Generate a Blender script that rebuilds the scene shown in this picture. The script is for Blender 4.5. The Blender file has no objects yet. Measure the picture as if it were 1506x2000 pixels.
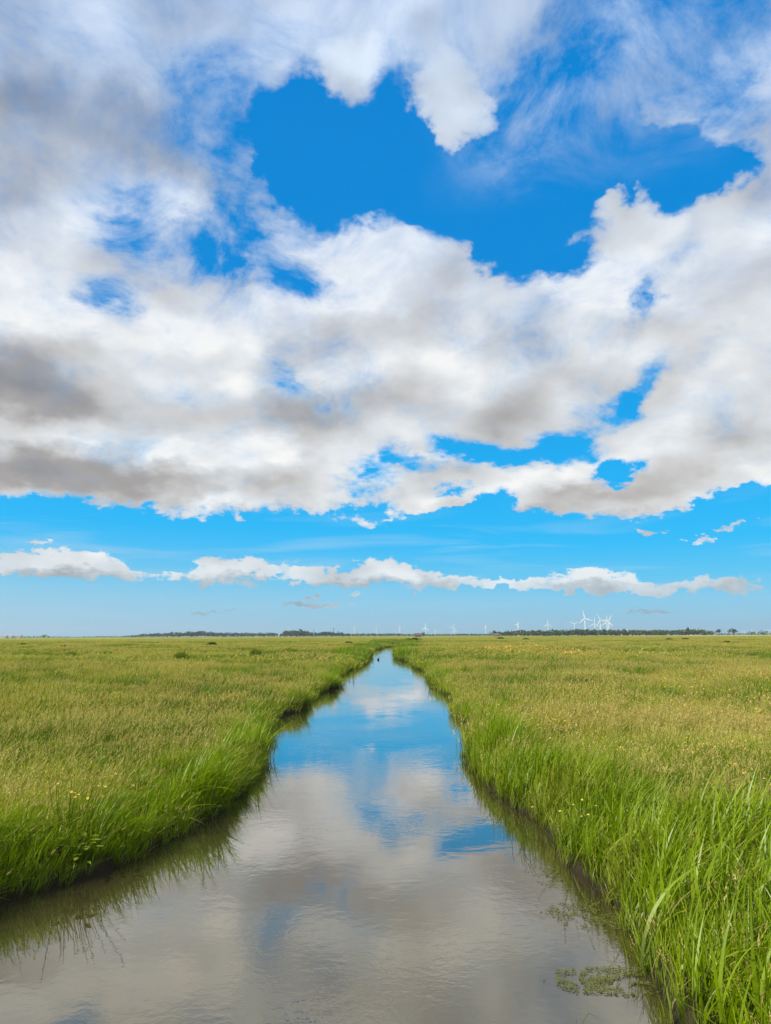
import bpy, math, random
import numpy as np
from mathutils import Vector, Matrix

SC = bpy.context.scene
COL = SC.collection
PI = math.pi
R = math.radians

# ------------------------------------------------------------------ camera
EYE = 3.5                                   # eye height above the water
cam_data = bpy.data.cameras.new("camera")
cam = bpy.data.objects.new("camera", cam_data)
COL.objects.link(cam)
SC.camera = cam
cam_data.sensor_fit = 'VERTICAL'
cam_data.sensor_height = 36.0
cam_data.lens = 24.97
cam_data.clip_start = 0.1
cam_data.clip_end = 60000
cam.matrix_world = (Matrix.Translation((0, 0, EYE))
                    @ Matrix.Rotation(R(90 + 9.86), 4, 'X') @ Matrix.Rotation(R(-0.23), 4, 'Z'))

# ------------------------------------------------------------------ sun, exposure
SUN_AZ, SUN_EL = R(-118), R(40)             # azimuth from +Y (ahead), clockwise positive
sun_dir = Vector((math.sin(SUN_AZ) * math.cos(SUN_EL), math.cos(SUN_AZ) * math.cos(SUN_EL), math.sin(SUN_EL)))
sun = bpy.data.lights.new("sun", 'SUN')
sun.energy = 5.0
sun.angle = R(0.6)
sun.color = (1.0, 0.93, 0.80)
sun_ob = bpy.data.objects.new("sun", sun)
COL.objects.link(sun_ob)
sun_ob.rotation_euler = sun_dir.to_track_quat('Z', 'Y').to_euler()
SC.view_settings.view_transform = 'Standard'
SC.view_settings.look = 'None'
SC.view_settings.exposure = 0
SC.view_settings.gamma = 1
SC.cycles.max_bounces = 6
SC.cycles.diffuse_bounces = 2
SC.cycles.glossy_bounces = 3
SC.cycles.transmission_bounces = 3
SC.cycles.transparent_max_bounces = 8
SC.cycles.caustics_reflective = False
SC.cycles.caustics_refractive = False

# ------------------------------------------------------------------ sky: daylight with a procedural cloud layer
# each puff: azimuth, elevation, half width, half height (degrees), turn, weight
CLOUD_COVER = [
    (-7.8,37.38,4.97,3.22,0,-1.72), (-5.05,36.54,6.81,3.61,0,-1.84), (0.46,38.26,5.08,4.15,0,-1.38), (2.27,35.61,6.82,3.01,0,-1.84),
    (8.13,34.33,8.87,4.4,-15,-2.3), (11.06,30.62,3.68,4.6,0,-2.3), (14.75,34.69,8.51,4.6,0,-2.18), (20.04,32.41,3.21,1.65,0,1.0),
    (23.05,30.35,4.97,2.0,15,0.7), (18.64,30.07,4.84,1.72,20,0.5), (28.07,31.59,3.2,1.89,40,0.7), (23.41,34.24,8.48,2.36,-5,-1.95),
    (16.5,35.12,10.87,2.59,0,-1.15), (28.24,33.15,2.85,1.54,0,-1.15), (19.52,40.81,17.25,6.59,20,-1.09), (14.18,39.23,8.28,3.95,30,-0.4),
    (29.08,40.07,7.25,5.4,0,-0.52), (29.4,36.82,4.26,2.57,20,-0.4), (-15.42,38.38,5.61,3.38,0,-0.57), (-12.19,35.06,3.71,3.97,-60,-0.8),
    (-15.36,29.56,3.75,3.18,60,-0.75), (-20.78,30.89,5.13,3.03,0,-0.57), (-20.78,28.12,2.93,3.83,80,-0.63), (-22.13,25.06,1.9,3.21,70,-0.69),
    (-8.46,28.71,5.22,2.56,0,-0.69), (-4.49,27.59,4.41,1.87,0,-0.46), (-6.8,33.43,3.13,2.07,0,-0.4), (-12.48,31.62,7.71,2.78,15,-0.46),
    (-3.25,40.11,3.95,3.39,0,1.2), (6.0,38.41,3.66,4.75,12,1.9), (6.16,36.13,2.04,2.64,0,1.2), (0.49,41.95,2.82,2.96,0,-0.34),
    (15.65,28.71,3.31,1.6,0,-1.15), (17.42,30.25,4.5,2.08,30,-0.46), (22.26,25.61,1.52,3.18,-40,-0.86), (20.61,18.81,1.89,4.52,-48,-1.15),
    (25.73,20.33,3.18,1.44,20,-0.46), (18.77,31.94,2.44,1.68,0,0.7), (24.53,29.73,5.22,2.33,25,-0.52), (-9.12,20.66,2.54,3.15,0,-0.4),
    (-6.97,19.37,1.49,3.59,50,-0.57), (7.52,15.14,5.85,1.3,-8,-1.26), (14.11,15.04,5.2,1.43,10,-1.26), (15.65,14.02,2.76,1.38,0,-0.92),
    (18.85,12.21,2.27,1.25,0,-1.49), (16.62,17.29,2.37,1.56,30,-0.46), (8.23,10.75,2.47,1.23,30,-1.38), (-1.38,11.92,4.21,2.06,20,-0.8),
    (5.34,11.44,2.92,1.23,20,-1.03), (2.01,14.17,3.81,1.15,-8,-0.8), (9.45,10.3,2.86,1.22,30,-1.15), (-0.54,10.27,2.52,0.99,0,-0.69),
    (5.31,9.79,4.56,0.9,0,-1.03), (0.32,14.39,2.55,1.23,0,-0.46), (-2.64,10.48,2.1,0.99,0,0.5), (-6.39,9.82,3.31,0.82,0,0.4),
    (-16.43,9.41,3.47,1.03,0,0.8), (-11.71,9.9,2.41,0.97,0,0.5), (-2.64,9.03,4.58,0.74,3,0.8), (4.07,10.43,5.42,0.91,12,1.3),
    (10.71,11.27,4.87,2.43,0,0.4), (16.23,10.0,8.85,1.78,-2,1.0), (23.05,11.29,7.84,1.71,8,0.8), (26.8,10.2,3.02,1.11,14,-0.92),
    (28.05,9.16,4.58,1.09,14,-1.49), (20.81,7.75,1.64,0.54,0,1.15), (23.3,7.34,0.88,0.38,0,0.8), (24.03,6.8,1.11,0.45,8,1.0),
    (26.45,7.92,1.84,0.74,14,1.2), (28.64,8.45,0.65,0.43,0,1.0), (-2.2,3.41,0.41,0.29,0,0.8), (-0.77,3.2,0.66,0.24,0,0.7),
    (-27.1,4.99,2.62,1.24,0,1.38), (-23.57,5.35,3.97,1.39,-3,1.55), (-24.91,4.85,7.4,0.97,-3,1.12), (-20.32,4.76,2.51,0.73,-10,0.95),
    (-25.88,6.45,1.08,0.33,0,0.77), (-16.78,4.5,2.08,0.51,0,1.2), (-12.36,5.25,4.06,1.24,0,1.38), (-12.73,4.64,4.94,1.04,0,1.12),
    (-8.76,5.21,3.23,1.05,0,1.03), (-11.13,3.94,3.64,0.44,0,0.69), (-5.49,4.59,2.82,1.1,0,1.2), (-0.97,5.33,4.25,1.27,0,1.38),
    (0.27,4.5,8.92,1.06,-2,1.29), (5.2,4.38,4.65,0.77,-5,1.12), (4.37,3.66,4.21,0.28,0,0.52), (10.84,3.9,2.26,0.72,0,1.12),
    (15.16,4.13,4.83,1.03,0,1.2), (16.53,4.8,2.62,0.83,0,1.03), (17.8,3.83,3.43,0.74,0,0.95), (13.97,3.44,4.41,0.36,0,0.6),
    (9.3,5.5,2.09,0.45,0,0.6), (14.04,5.11,2.22,0.36,0,0.52), (22.15,3.63,4.45,0.79,0,0.77), (24.93,3.62,4.26,0.85,0,0.86),
    (27.22,3.17,3.35,0.65,0,0.86), (23.96,4.4,1.17,0.34,0,0.43), (9.44,3.88,3.0,0.56,0,0.95), (19.63,3.55,2.19,0.46,0,0.43),
    (-6.28,2.55,6.06,0.4,0,1.2), (20.97,1.91,3.57,0.3,0,1.1), (-13.41,1.7,2.71,0.24,0,1.1), (19.62,3.47,2.92,0.54,0,0.8),
]
CLOUD_SHADE = [
    (-29.14,34.64,9.18,6.85,0,-0.34), (-24.1,37.35,10.06,5.35,0,-0.22), (-18.65,35.55,6.59,2.86,0,-0.18), (-30.11,30.3,4.77,3.46,0,-0.2),
    (-27.69,19.12,8.85,3.92,0,-0.76), (-27.52,16.96,5.77,2.53,0,-0.28), (-23.99,11.77,11.94,2.83,3,-0.8), (-27.18,12.59,6.72,2.2,0,-0.24),
    (-16.57,12.5,4.66,1.58,-10,-0.28), (-9.9,18.25,7.07,2.39,0,-0.36), (-6.5,16.77,4.64,2.43,0,-0.4), (-14.78,16.77,7.98,1.97,0,-0.2),
    (-8.3,21.88,6.38,2.35,0,-0.16), (-11.3,9.71,6.03,0.97,0,-0.28), (-8.1,12.65,7.02,1.63,0,-0.28), (0.8,22.84,9.09,2.35,10,-0.3),
    (6.33,17.94,10.09,2.41,0,-0.24), (12.67,19.18,8.99,3.14,10,-0.2), (10.7,22.06,6.71,3.1,0,-0.2), (25.68,21.79,7.11,3.2,0,-0.2),
    (19.36,11.19,7.48,1.95,0,-0.36), (14.3,10.7,5.12,1.2,0,-0.24), (25.02,13.75,6.29,2.23,10,-0.32), (14.25,9.5,7.06,0.88,0,-0.4),
    (19.98,9.2,5.54,0.85,6,-0.36), (5.32,10.41,4.98,0.74,10,-0.24), (-3.07,11.51,5.03,1.65,0,-0.2), (4.13,13.93,3.37,1.02,0,-0.2),
    (7.16,44.58,7.48,2.77,0,-0.04), (-15.12,24.46,7.76,3.36,0,0.2), (1.31,30.76,10.21,3.96,0,0.24), (-2.71,25.93,7.01,3.43,0,0.2),
    (-16.65,14.27,4.29,1.57,0,0.24), (-8.12,13.88,2.08,1.22,0,0.16), (25.95,16.62,5.56,1.83,10,0.24), (14.39,12.5,5.15,1.2,0,0.2),
    (-3.27,41.92,7.46,3.26,0,0.12), (-24.85,13.95,3.51,1.12,0,0.08), (21.12,25.79,8.46,3.2,0,0.12), (-24.53,4.27,6.82,0.74,0,-0.64),
    (-11.93,4.13,5.51,0.8,0,-0.6), (-0.56,3.93,8.58,0.82,0,-0.64), (15.13,3.5,4.97,0.63,0,-0.56), (24.88,3.06,5.41,0.74,0,-0.32),
    (24.25,3.64,5.47,1.12,0,-0.2), (-6.28,2.55,5.25,0.4,0,-0.88), (20.97,1.91,3.21,0.38,0,-0.88), (-13.41,1.7,2.32,0.31,0,-0.8),
    (-7.89,2.23,2.41,0.2,0,-0.32), (20.81,7.75,1.82,0.62,0,-0.32), (25.23,7.52,3.07,1.12,0,-0.32),
]

class Nodes:
    """small helper to write node trees as expressions"""
    def __init__(s, tree):
        s.t = tree
        s.n = tree.nodes
        s.l = tree.links
        s.x = 0
    def new(s, kind, **kw):
        n = s.n.new(kind)
        s.x += 1
        n.location = ((s.x % 40) * 180, -(s.x // 40) * 250)
        for k, v in kw.items():
            setattr(n, k, v)
        return n
    def put(s, sock, v):
        if v is None:
            return
        if isinstance(v, bpy.types.NodeSocket):
            s.l.new(v, sock)
        elif isinstance(v, (tuple, list)) and sock.type == 'RGBA' and len(v) == 3:
            sock.default_value = (*v, 1)
        else:
            sock.default_value = v
    def m(s, op, a, b=None, c=None, clamp=False):
        n = s.new('ShaderNodeMath', operation=op, use_clamp=clamp)
        for i, v in enumerate((a, b, c)):
            if v is not None:
                s.put(n.inputs[i], v)
        return n.outputs[0]
    def vm(s, op, a, b=None, sc=None):
        n = s.new('ShaderNodeVectorMath', operation=op)
        s.put(n.inputs[0], a)
        if b is not None:
            s.put(n.inputs[1], b)
        if sc is not None:
            s.put(n.inputs['Scale'], sc)
        return n.outputs[1] if op in ('LENGTH', 'DOT_PRODUCT', 'DISTANCE') else n.outputs[0]
    def xyz(s, x=0.0, y=0.0, z=0.0):
        n = s.new('ShaderNodeCombineXYZ')
        for i, v in enumerate((x, y, z)):
            s.put(n.inputs[i], v)
        return n.outputs[0]
    def sep(s, v):
        n = s.new('ShaderNodeSeparateXYZ')
        s.put(n.inputs[0], v)
        return n.outputs
    def noise(s, v, scale, detail=4, rough=0.5, dist=0.0, dim='3D', color=False, lac=2.0):
        n = s.new('ShaderNodeTexNoise', noise_dimensions=dim)
        s.put(n.inputs['Vector'], v)
        s.put(n.inputs['Scale'], scale)
        s.put(n.inputs['Detail'], detail)
        s.put(n.inputs['Roughness'], rough)
        s.put(n.inputs['Lacunarity'], lac)
        s.put(n.inputs['Distortion'], dist)
        return n.outputs['Color' if color else 'Fac']
    def mix(s, f, a, b, kind='MIX', clamp=True):
        n = s.new('ShaderNodeMix', data_type='RGBA', blend_type=kind, clamp_factor=clamp)
        s.put(n.inputs[0], f)
        s.put(n.inputs[6], a)
        s.put(n.inputs[7], b)
        return n.outputs[2]
    def ramp(s, f, stops, interp='LINEAR'):
        n = s.new('ShaderNodeValToRGB')
        n.color_ramp.interpolation = interp
        e = n.color_ramp.elements
        while len(e) < len(stops):
            e.new(0.5)
        for i, (p, c) in enumerate(stops):
            e[i].position = p
            e[i].color = (*c, 1) if len(c) == 3 else c
        s.put(n.inputs[0], f)
        return n.outputs[0]
    def maprange(s, v, a, b, c=0.0, d=1.0, kind='LINEAR'):
        n = s.new('ShaderNodeMapRange', interpolation_type=kind)
        for i, q in enumerate((v, a, b, c, d)):
            s.put(n.inputs[i], q)
        return n.outputs[0]

def srgb(r, g, b):
    f = lambda c: c / 12.92 if c <= 0.04045 else ((c + 0.055) / 1.055) ** 2.4
    return (f(r / 255), f(g / 255), f(b / 255))

def build_sky():
    w = bpy.data.worlds.new("World")
    SC.world = w
    w.use_nodes = True
    w.cycles.sampling_method = 'MANUAL'
    w.cycles.sample_map_resolution = 512
    t = w.node_tree
    t.nodes.clear()
    N = Nodes(t)
    tc = N.new('ShaderNodeTexCoord').outputs['Generated']
    d = N.vm('NORMALIZE', tc)
    x, y, z = N.sep(d)
    az = N.m('MULTIPLY', N.m('ARCTAN2', x, y), 180 / PI)
    el = N.m('MULTIPLY', N.m('ARCSINE', z), 180 / PI)
    p0 = N.xyz(az, el, 0.0)
    # cloud-deck coordinates: a flat layer seen in perspective
    zz = N.m('ADD', N.m('MAXIMUM', z, 0.0), 0.5)
    deck = N.xyz(N.m('DIVIDE', x, zz), N.m('DIVIDE', y, zz), 0.0)
    # warp the puffs so that no outline is round; the warp shrinks towards the horizon
    near = N.maprange(el, 3.0, 30.0, 0.07, 1.0)
    w1 = N.noise(deck, 3.6, 3, 0.55, color=True)
    w2 = N.noise(deck, 14.0, 4, 0.6, color=True)
    w1 = N.vm('SCALE', N.vm('SUBTRACT', w1, (0.5, 0.5, 0.5)), sc=N.m('MULTIPLY', near, 9.0))
    w2 = N.vm('SCALE', N.vm('SUBTRACT', w2, (0.5, 0.5, 0.5)), sc=N.m('MULTIPLY', near, 4.0))
    w3 = N.noise(N.vm('MULTIPLY', p0, (0.55, 0.95, 0)), 1.0, 5, 0.62, color=True)
    w3 = N.vm('SCALE', N.vm('SUBTRACT', w3, (0.5, 0.5, 0.5)), sc=N.maprange(el, 7.0, 16.0, 2.6, 1.2))
    w3 = N.vm('MULTIPLY', w3, (2.2, 1.0, 0))
    p = N.vm('MULTIPLY', N.vm('ADD', N.vm('ADD', N.vm('ADD', p0, w1), w2), w3), (1, 1, 0))

    def puffs(table, start):
        acc = start
        for (a, e, ra, re, rot, wt) in table:
            mp = N.new('ShaderNodeMapping', vector_type='TEXTURE')
            mp.inputs['Location'].default_value = (a, e, 0)
            mp.inputs['Rotation'].default_value = (0, 0, R(rot))
            mp.inputs['Scale'].default_value = (ra, re, 1)
            N.l.new(p, mp.inputs['Vector'])
            g = N.new('ShaderNodeTexGradient', gradient_type='SPHERICAL')
            N.l.new(mp.outputs[0], g.inputs[0])
            sm = N.m('MULTIPLY', g.outputs['Fac'], 1.45, clamp=True)
            acc = N.m('MULTIPLY_ADD', sm, wt, acc)
        return acc

    wel = N.sep(p)[1]
    K = 10.0
    S = lambda *c: tuple(v * K for v in srgb(*c))
    # clear sky: physical sky, graded to the deep blue of the day
    sky = N.new('ShaderNodeTexSky', sky_type='NISHITA')
    sky.sun_disc = False
    sky.sun_elevation = SUN_EL
    sky.sun_rotation = SUN_AZ
    sky.air_density = 1.0
    sky.dust_density = 0.6
    sky.ozone_density = 2.0
    hs = N.new('ShaderNodeHueSaturation')
    hs.inputs['Saturation'].default_value = 1.5
    N.l.new(sky.outputs[0], hs.inputs['Color'])
    f = N.m('DIVIDE', N.m('MAXIMUM', el, 0.0), 50.0)
    blue = N.ramp(f, [(0.0, srgb(140, 198, 228)), (0.05, srgb(130, 206, 242)), (0.085, srgb(80, 200, 248)),
                      (0.14, srgb(0, 191, 255)), (0.25, srgb(0, 178, 250)), (0.5, srgb(0, 143, 224)), (1.0, srgb(0, 130, 214))])
    left = N.maprange(az, -32.0, 15.0, 1.0, 0.0)
    lowl = N.m('MULTIPLY', left, N.maprange(el, 2.0, 8.5, 1.0, 0.0))
    blue = N.mix(N.m('MULTIPLY', lowl, 0.65), blue, srgb(160, 208, 232))
    # high thin streaks of cirrus
    st = N.noise(N.vm('MULTIPLY', N.xyz(N.m('ADD', az, N.m('MULTIPLY', el, -1.5)), el, 0), (0.05, 0.55, 0)), 1.0, 4, 0.6, 0.6)
    stm = N.m('MULTIPLY', N.maprange(st, 0.5, 0.8), N.m('MULTIPLY', N.maprange(el, 3.0, 6.5, 0.25, 0.6), N.maprange(el, 7.5, 11.0, 1.0, 0.0)))
    blue = N.mix(stm, blue, srgb(190, 222, 240))
    blue = N.vm('SCALE', blue, sc=K)
    clear = N.mix(0.92, hs.outputs[0], blue)

    # one background per part of the sky, so that each ray only works out the puffs near it
    def part(e0, e1, use):
        fx, fy = (0.15, 0.26) if use and e1 < 20 else (0.075, 0.12)
        pick = lambda T: [q for q in T if use and q[1] + max(q[2], q[3]) + 5 > e0 and q[1] - max(q[2], q[3]) - 5 < e1]
        # broad cover: overcast above about ten degrees, clear below
        base = N.maprange(wel, 8.7, 11.2, -0.75, 1.0, 'SMOOTHSTEP')
        cover = puffs(pick(CLOUD_COVER), base)
        soft = N.m('ADD', N.maprange(el, 7.0, 14.0, 4.0, 0.0), N.maprange(el, 16.0, 34.0, 2.9, 1.5))
        tight = N.noise(N.vm('MULTIPLY', p0, (0.6, 1.1, 0)), 1.0, 7, 0.65)
        cover = N.m('ADD', cover, N.m('MULTIPLY', N.m('SUBTRACT', tight, 0.5), N.maprange(el, 7.0, 15.0, 2.6, 0.3)))
        shade = puffs(pick(CLOUD_SHADE), 0.76)
        big = N.noise(deck, 2.6, 5, 0.5)
        fine = N.noise(deck, 7.5, 10, 0.68, 0.5)
        shift = (-0.02, 0.025, 0.0)
        fine_b = N.noise(N.vm('ADD', deck, shift), 8.0, 4.5, 0.5, 0.1)
        fine_a = N.noise(deck, 8.0, 4.5, 0.5, 0.1)
        dens = N.m('ADD', cover, N.m('MULTIPLY', N.m('SUBTRACT', fine, 0.5), 2.6))
        dens = N.m('ADD', dens, N.m('MULTIPLY', N.m('SUBTRACT', big, 0.5), 0.7))
        dens = N.m('MAXIMUM', dens, 0.0)
        veil = N.m('MULTIPLY', N.maprange(fine, 0.40, 0.62), N.m('MULTIPLY', N.maprange(el, 32.0, 38.0), N.maprange(az, 2.0, 10.0)))
        dens = N.m('MAXIMUM', dens, N.m('MULTIPLY', veil, 0.62))
        alpha = N.m('SUBTRACT', 1.0, N.m('POWER', 2.71828, N.m('MULTIPLY', N.m('MULTIPLY', N.m('POWER', dens, 1.6), soft), -1.0)))
        relief = N.m('MULTIPLY', N.m('SUBTRACT', fine_a, fine_b), 1.5)
        def lumps(q, sx, sy, rough):
            n = N.new('ShaderNodeTexVoronoi', voronoi_dimensions='2D', feature='SMOOTH_F1')
            n.normalize = False
            N.put(n.inputs['Vector'], N.vm('MULTIPLY', q, (sx, sy, 0)))
            n.inputs['Scale'].default_value = 1.0
            n.inputs['Detail'].default_value = rough
            n.inputs['Roughness'].default_value = 0.45
            n.inputs['Smoothness'].default_value = 0.7
            return n.outputs['Distance']
        q = N.vm('ADD', N.vm('ADD', p0, N.vm('SCALE', w1, sc=0.55)), N.vm('SCALE', w2, sc=0.8))
        q2 = N.vm('ADD', q, (-1.2, 2.2, 0))
        puff = N.m('MULTIPLY', N.m('SUBTRACT', lumps(q2, fx, fy, 2.0), lumps(q, fx, fy, 2.0)), 0.8 if fx < 0.1 else 0.5)
        relief = N.m('ADD', N.m('MULTIPLY', relief, 0.35), puff)
        sh = N.m('ADD', shade, relief)
        sh = N.m('ADD', sh, N.m('MULTIPLY', N.m('SUBTRACT', big, 0.5), 0.5))
        sh = N.maprange(sh, -0.45, 1.0)
        cl = N.ramp(sh, [(0.0, srgb(144, 142, 142)), (0.31, srgb(169, 165, 163)), (0.48, srgb(191, 189, 187)), (0.66, srgb(211, 211, 211)),
                         (0.83, srgb(227, 230, 232)), (1.0, srgb(251, 251, 249))])
        hi_tint = N.maprange(el, 22.0, 42.0, 0.0, 1.0)
        cl = N.mix(hi_tint, cl, N.mix(1.0, cl, (0.78, 0.89, 1.06), 'MULTIPLY'))
        cl = N.vm('SCALE', cl, sc=K)
        col = N.mix(alpha, clear, cl)
        # far clouds sink into the pale air near the horizon
        air = N.maprange(el, 0.0, 7.0, 0.55, 0.0)
        col = N.mix(N.m('MULTIPLY', air, alpha), col, S(140, 198, 228))
        bg = N.new('ShaderNodeBackground')
        N.l.new(col, bg.inputs['Color'])
        bg.inputs['Strength'].default_value = 0.1
        return bg.outputs[0]
    def choose(f, a, b):
        m = N.new('ShaderNodeMixShader')
        N.put(m.inputs[0], f)
        N.l.new(a, m.inputs[1])
        N.l.new(b, m.inputs[2])
        return m.outputs[0]
    low = part(-2, 15, True)
    mid_ = part(14, 27, True)
    high = part(26, 90, True)
    rest = part(0, 0, False)
    front = choose(N.maprange(el, 26.0, 27.0), choose(N.maprange(el, 14.0, 15.0), low, mid_), high)
    side = N.maprange(N.m('ABSOLUTE', az), 50.0, 53.0)
    above = choose(side, front, rest)
    under = N.new('ShaderNodeBackground')
    under.inputs['Color'].default_value = (0.12 * 10, 0.13 * 10, 0.05 * 10, 1)
    under.inputs['Strength'].default_value = 0.1
    final = choose(N.maprange(el, -1.2, -1.0), under.outputs[0], above)
    out = N.new('ShaderNodeOutputWorld')
    N.l.new(final, out.inputs[0])

build_sky()

# ------------------------------------------------------------------ helpers
def tag(o, label=None, cat=None, group=None, kind=None):
    if label: o['label'] = label
    if cat: o['category'] = cat
    if group: o['group'] = group
    if kind: o['kind'] = kind
    return o

def mesh_obj(name, v, f, mat, parent=None, smooth=False, loc=None):
    me = bpy.data.meshes.new(name)
    me.from_pydata([tuple(p) for p in v], [], f)
    if mat: me.materials.append(mat)
    if smooth: me.polygons.foreach_set('use_smooth', [True] * len(me.polygons))
    me.update()
    o = bpy.data.objects.new(name, me)
    COL.objects.link(o)
    if parent: o.parent = parent
    if loc is not None: o.location = loc
    return o

def empty(name, loc, rz=0.0, scale=1.0):
    o = bpy.data.objects.new(name, None)
    COL.objects.link(o)
    o.empty_display_size = 0.3
    o.location = loc
    o.rotation_euler = (0, 0, rz)
    o.scale = (scale,) * 3
    return o

def copy_tree(o, parent=None):
    c = o.copy()
    COL.objects.link(c)
    c.parent = parent
    for ch in [q for q in bpy.data.objects if q.parent == o]:
        copy_tree(ch, c)
    return c

class MB:
    """collects simple solids into one mesh"""
    def __init__(s):
        s.v, s.f = [], []
    def add(s, v, f):
        k = len(s.v)
        s.v += [tuple(p) for p in v]
        s.f += [tuple(i + k for i in q) for q in f]
    def box(s, x0, x1, y0, y1, z0, z1):
        s.add([(x, y, z) for z in (z0, z1) for y in (y0, y1) for x in (x0, x1)],
              [(0, 2, 3, 1), (4, 5, 7, 6), (0, 1, 5, 4), (2, 6, 7, 3), (0, 4, 6, 2), (1, 3, 7, 5)])
    def tube(s, pts, rad, n=8, cap=True, flat=1.0):
        pts = [Vector(p) for p in pts]
        v, f = [], []
        for i, p in enumerate(pts):
            t = (pts[min(i + 1, len(pts) - 1)] - pts[max(i - 1, 0)]).normalized()
            a = t.cross(Vector((0, 0, 1)) if abs(t.z) < .9 else Vector((1, 0, 0))).normalized()
            b = t.cross(a).normalized()
            for k in range(n):
                q = 2 * PI * k / n
                v.append(p + a * math.cos(q) * rad[i] + b * math.sin(q) * rad[i] * flat)
        for i in range(len(pts) - 1):
            for k in range(n):
                f.append((i * n + k, i * n + (k + 1) % n, (i + 1) * n + (k + 1) % n, (i + 1) * n + k))
        if cap:
            f.append(tuple(range(n))[::-1])
            f.append(tuple((len(pts) - 1) * n + k for k in range(n)))
        s.add(v, f)
    def build(s, name, mat, parent=None, smooth=False, loc=None):
        return mesh_obj(name, s.v, s.f, mat, parent, smooth, loc)

def hash2(ix, iy, seed):
    h = (ix.astype(np.int64) * 374761393 + iy.astype(np.int64) * 668265263 + seed * 1442695041) & 0xffffffff
    h = ((h ^ (h >> 13)) * 1274126177) & 0xffffffff
    return ((h ^ (h >> 16)) & 0xffff) / 65535.0

def vnoise(x, y, seed=0):
    x, y = np.asarray(x, float), np.asarray(y, float)
    ix, iy = np.floor(x), np.floor(y)
    fx, fy = x - ix, y - iy
    fx, fy = fx * fx * (3 - 2 * fx), fy * fy * (3 - 2 * fy)
    a, b = hash2(ix, iy, seed), hash2(ix + 1, iy, seed)
    c, d = hash2(ix, iy + 1, seed), hash2(ix + 1, iy + 1, seed)
    return (a * (1 - fx) + b * fx) * (1 - fy) + (c * (1 - fx) + d * fx) * fy

def fbm(x, y, seed=0, octs=3):
    s, a, t = 0, 1.0, 0
    for i in range(octs):
        s = s + a * vnoise(x * 2 ** i, y * 2 ** i, seed + i * 7)
        t += a
        a *= 0.5
    return s / t

# ------------------------------------------------------------------ materials
MATS = {}
def material(name, build):
    if name in MATS: return MATS[name]
    m = bpy.data.materials.new(name)
    m.use_nodes = True
    m.node_tree.nodes.clear()
    N = Nodes(m.node_tree)
    out = N.new('ShaderNodeOutputMaterial')
    sh = build(N)
    N.l.new(sh, out.inputs[0])
    MATS[name] = m
    return m

def principled(N, color, rough=0.7, spec=0.3, normal=None, **kw):
    b = N.new('ShaderNodeBsdfPrincipled')
    N.put(b.inputs['Base Color'], color)
    N.put(b.inputs['Roughness'], rough)
    N.put(b.inputs['Specular IOR Level'], spec)
    if normal is not None: N.l.new(normal, b.inputs['Normal'])
    for k, v in kw.items():
        N.put(b.inputs[k], v)
    return b.outputs[0]

def simple(name, color, rough=0.7, spec=0.3, var=0.15, scale=3.0):
    def b(N):
        g = N.new('ShaderNodeNewGeometry').outputs['Position']
        n = N.noise(g, scale, 3)
        f = N.maprange(n, 0.3, 0.7, 1 - var, 1 + var)
        return principled(N, N.vm('SCALE', N.mix(0.0, color, color), sc=f), rough, spec)
    return material(name, b)

def attr(N, name, kind='GEOMETRY'):
    a = N.new('ShaderNodeAttribute', attribute_type=kind, attribute_name=name)
    return a.outputs['Fac']

def grass_mat(name, low, green, lime, dry, seed_a, seed_b, trans=0.38):
    """blade colour: along the blade, from blade to blade, and by how dry its patch of meadow is"""
    def b(N):
        h, r, sd = attr(N, 'hgt'), attr(N, 'rnd'), attr(N, 'seed')
        dryness = attr(N, 'dry', 'INSTANCER')
        pos = N.new('ShaderNodeNewGeometry').outputs['Position']
        pn = N.noise(pos, 0.9, 3)
        c = N.mix(N.maprange(N.m('ADD', N.m('MULTIPLY', r, 0.6), N.m('MULTIPLY', pn, 0.7)), 0.3, 1.0), green, lime)
        c = N.mix(N.m('MULTIPLY', dryness, -0.85, clamp=True), c, (0.085, 0.155, 0.002))
        c = N.mix(N.maprange(h, 0.0, 0.45, 0.9, 0.0), c, low)  # blade feet coloured darker, standing for shade deep between the blades
        dryness = N.m('MAXIMUM', dryness, 0.0)
        dd = N.m('MULTIPLY', dryness, N.maprange(h, 0.15, 0.8, 0.35, 1.25), clamp=True)
        dd = N.m('MULTIPLY', dd, N.maprange(r, 0.0, 1.0, 0.55, 1.15), clamp=True)
        c = N.mix(dd, c, dry)
        c = N.mix(N.m('MULTIPLY', N.m('GREATER_THAN', r, 0.955), 0.8), c, (0.34, 0.27, 0.11))
        c = N.mix(sd, c, N.mix(r, seed_a, seed_b))
        df = N.new('ShaderNodeBsdfDiffuse'); N.l.new(c, df.inputs[0])
        tr = N.new('ShaderNodeBsdfTranslucent')
        N.l.new(N.mix(1.0, c, (1.05, 1.15, 0.3), 'MULTIPLY', clamp=False), tr.inputs[0])
        m1 = N.new('ShaderNodeMixShader'); m1.inputs[0].default_value = trans
        N.l.new(df.outputs[0], m1.inputs[1]); N.l.new(tr.outputs[0], m1.inputs[2])
        gl = N.new('ShaderNodeBsdfGlossy'); gl.inputs['Roughness'].default_value = 0.42
        gl.inputs['Color'].default_value = (1, 1, 1, 1)
        m2 = N.new('ShaderNodeMixShader'); m2.inputs[0].default_value = 0.022
        N.l.new(m1.outputs[0], m2.inputs[1]); N.l.new(gl.outputs[0], m2.inputs[2])
        return m2.outputs[0]
    return material(name, b)

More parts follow.
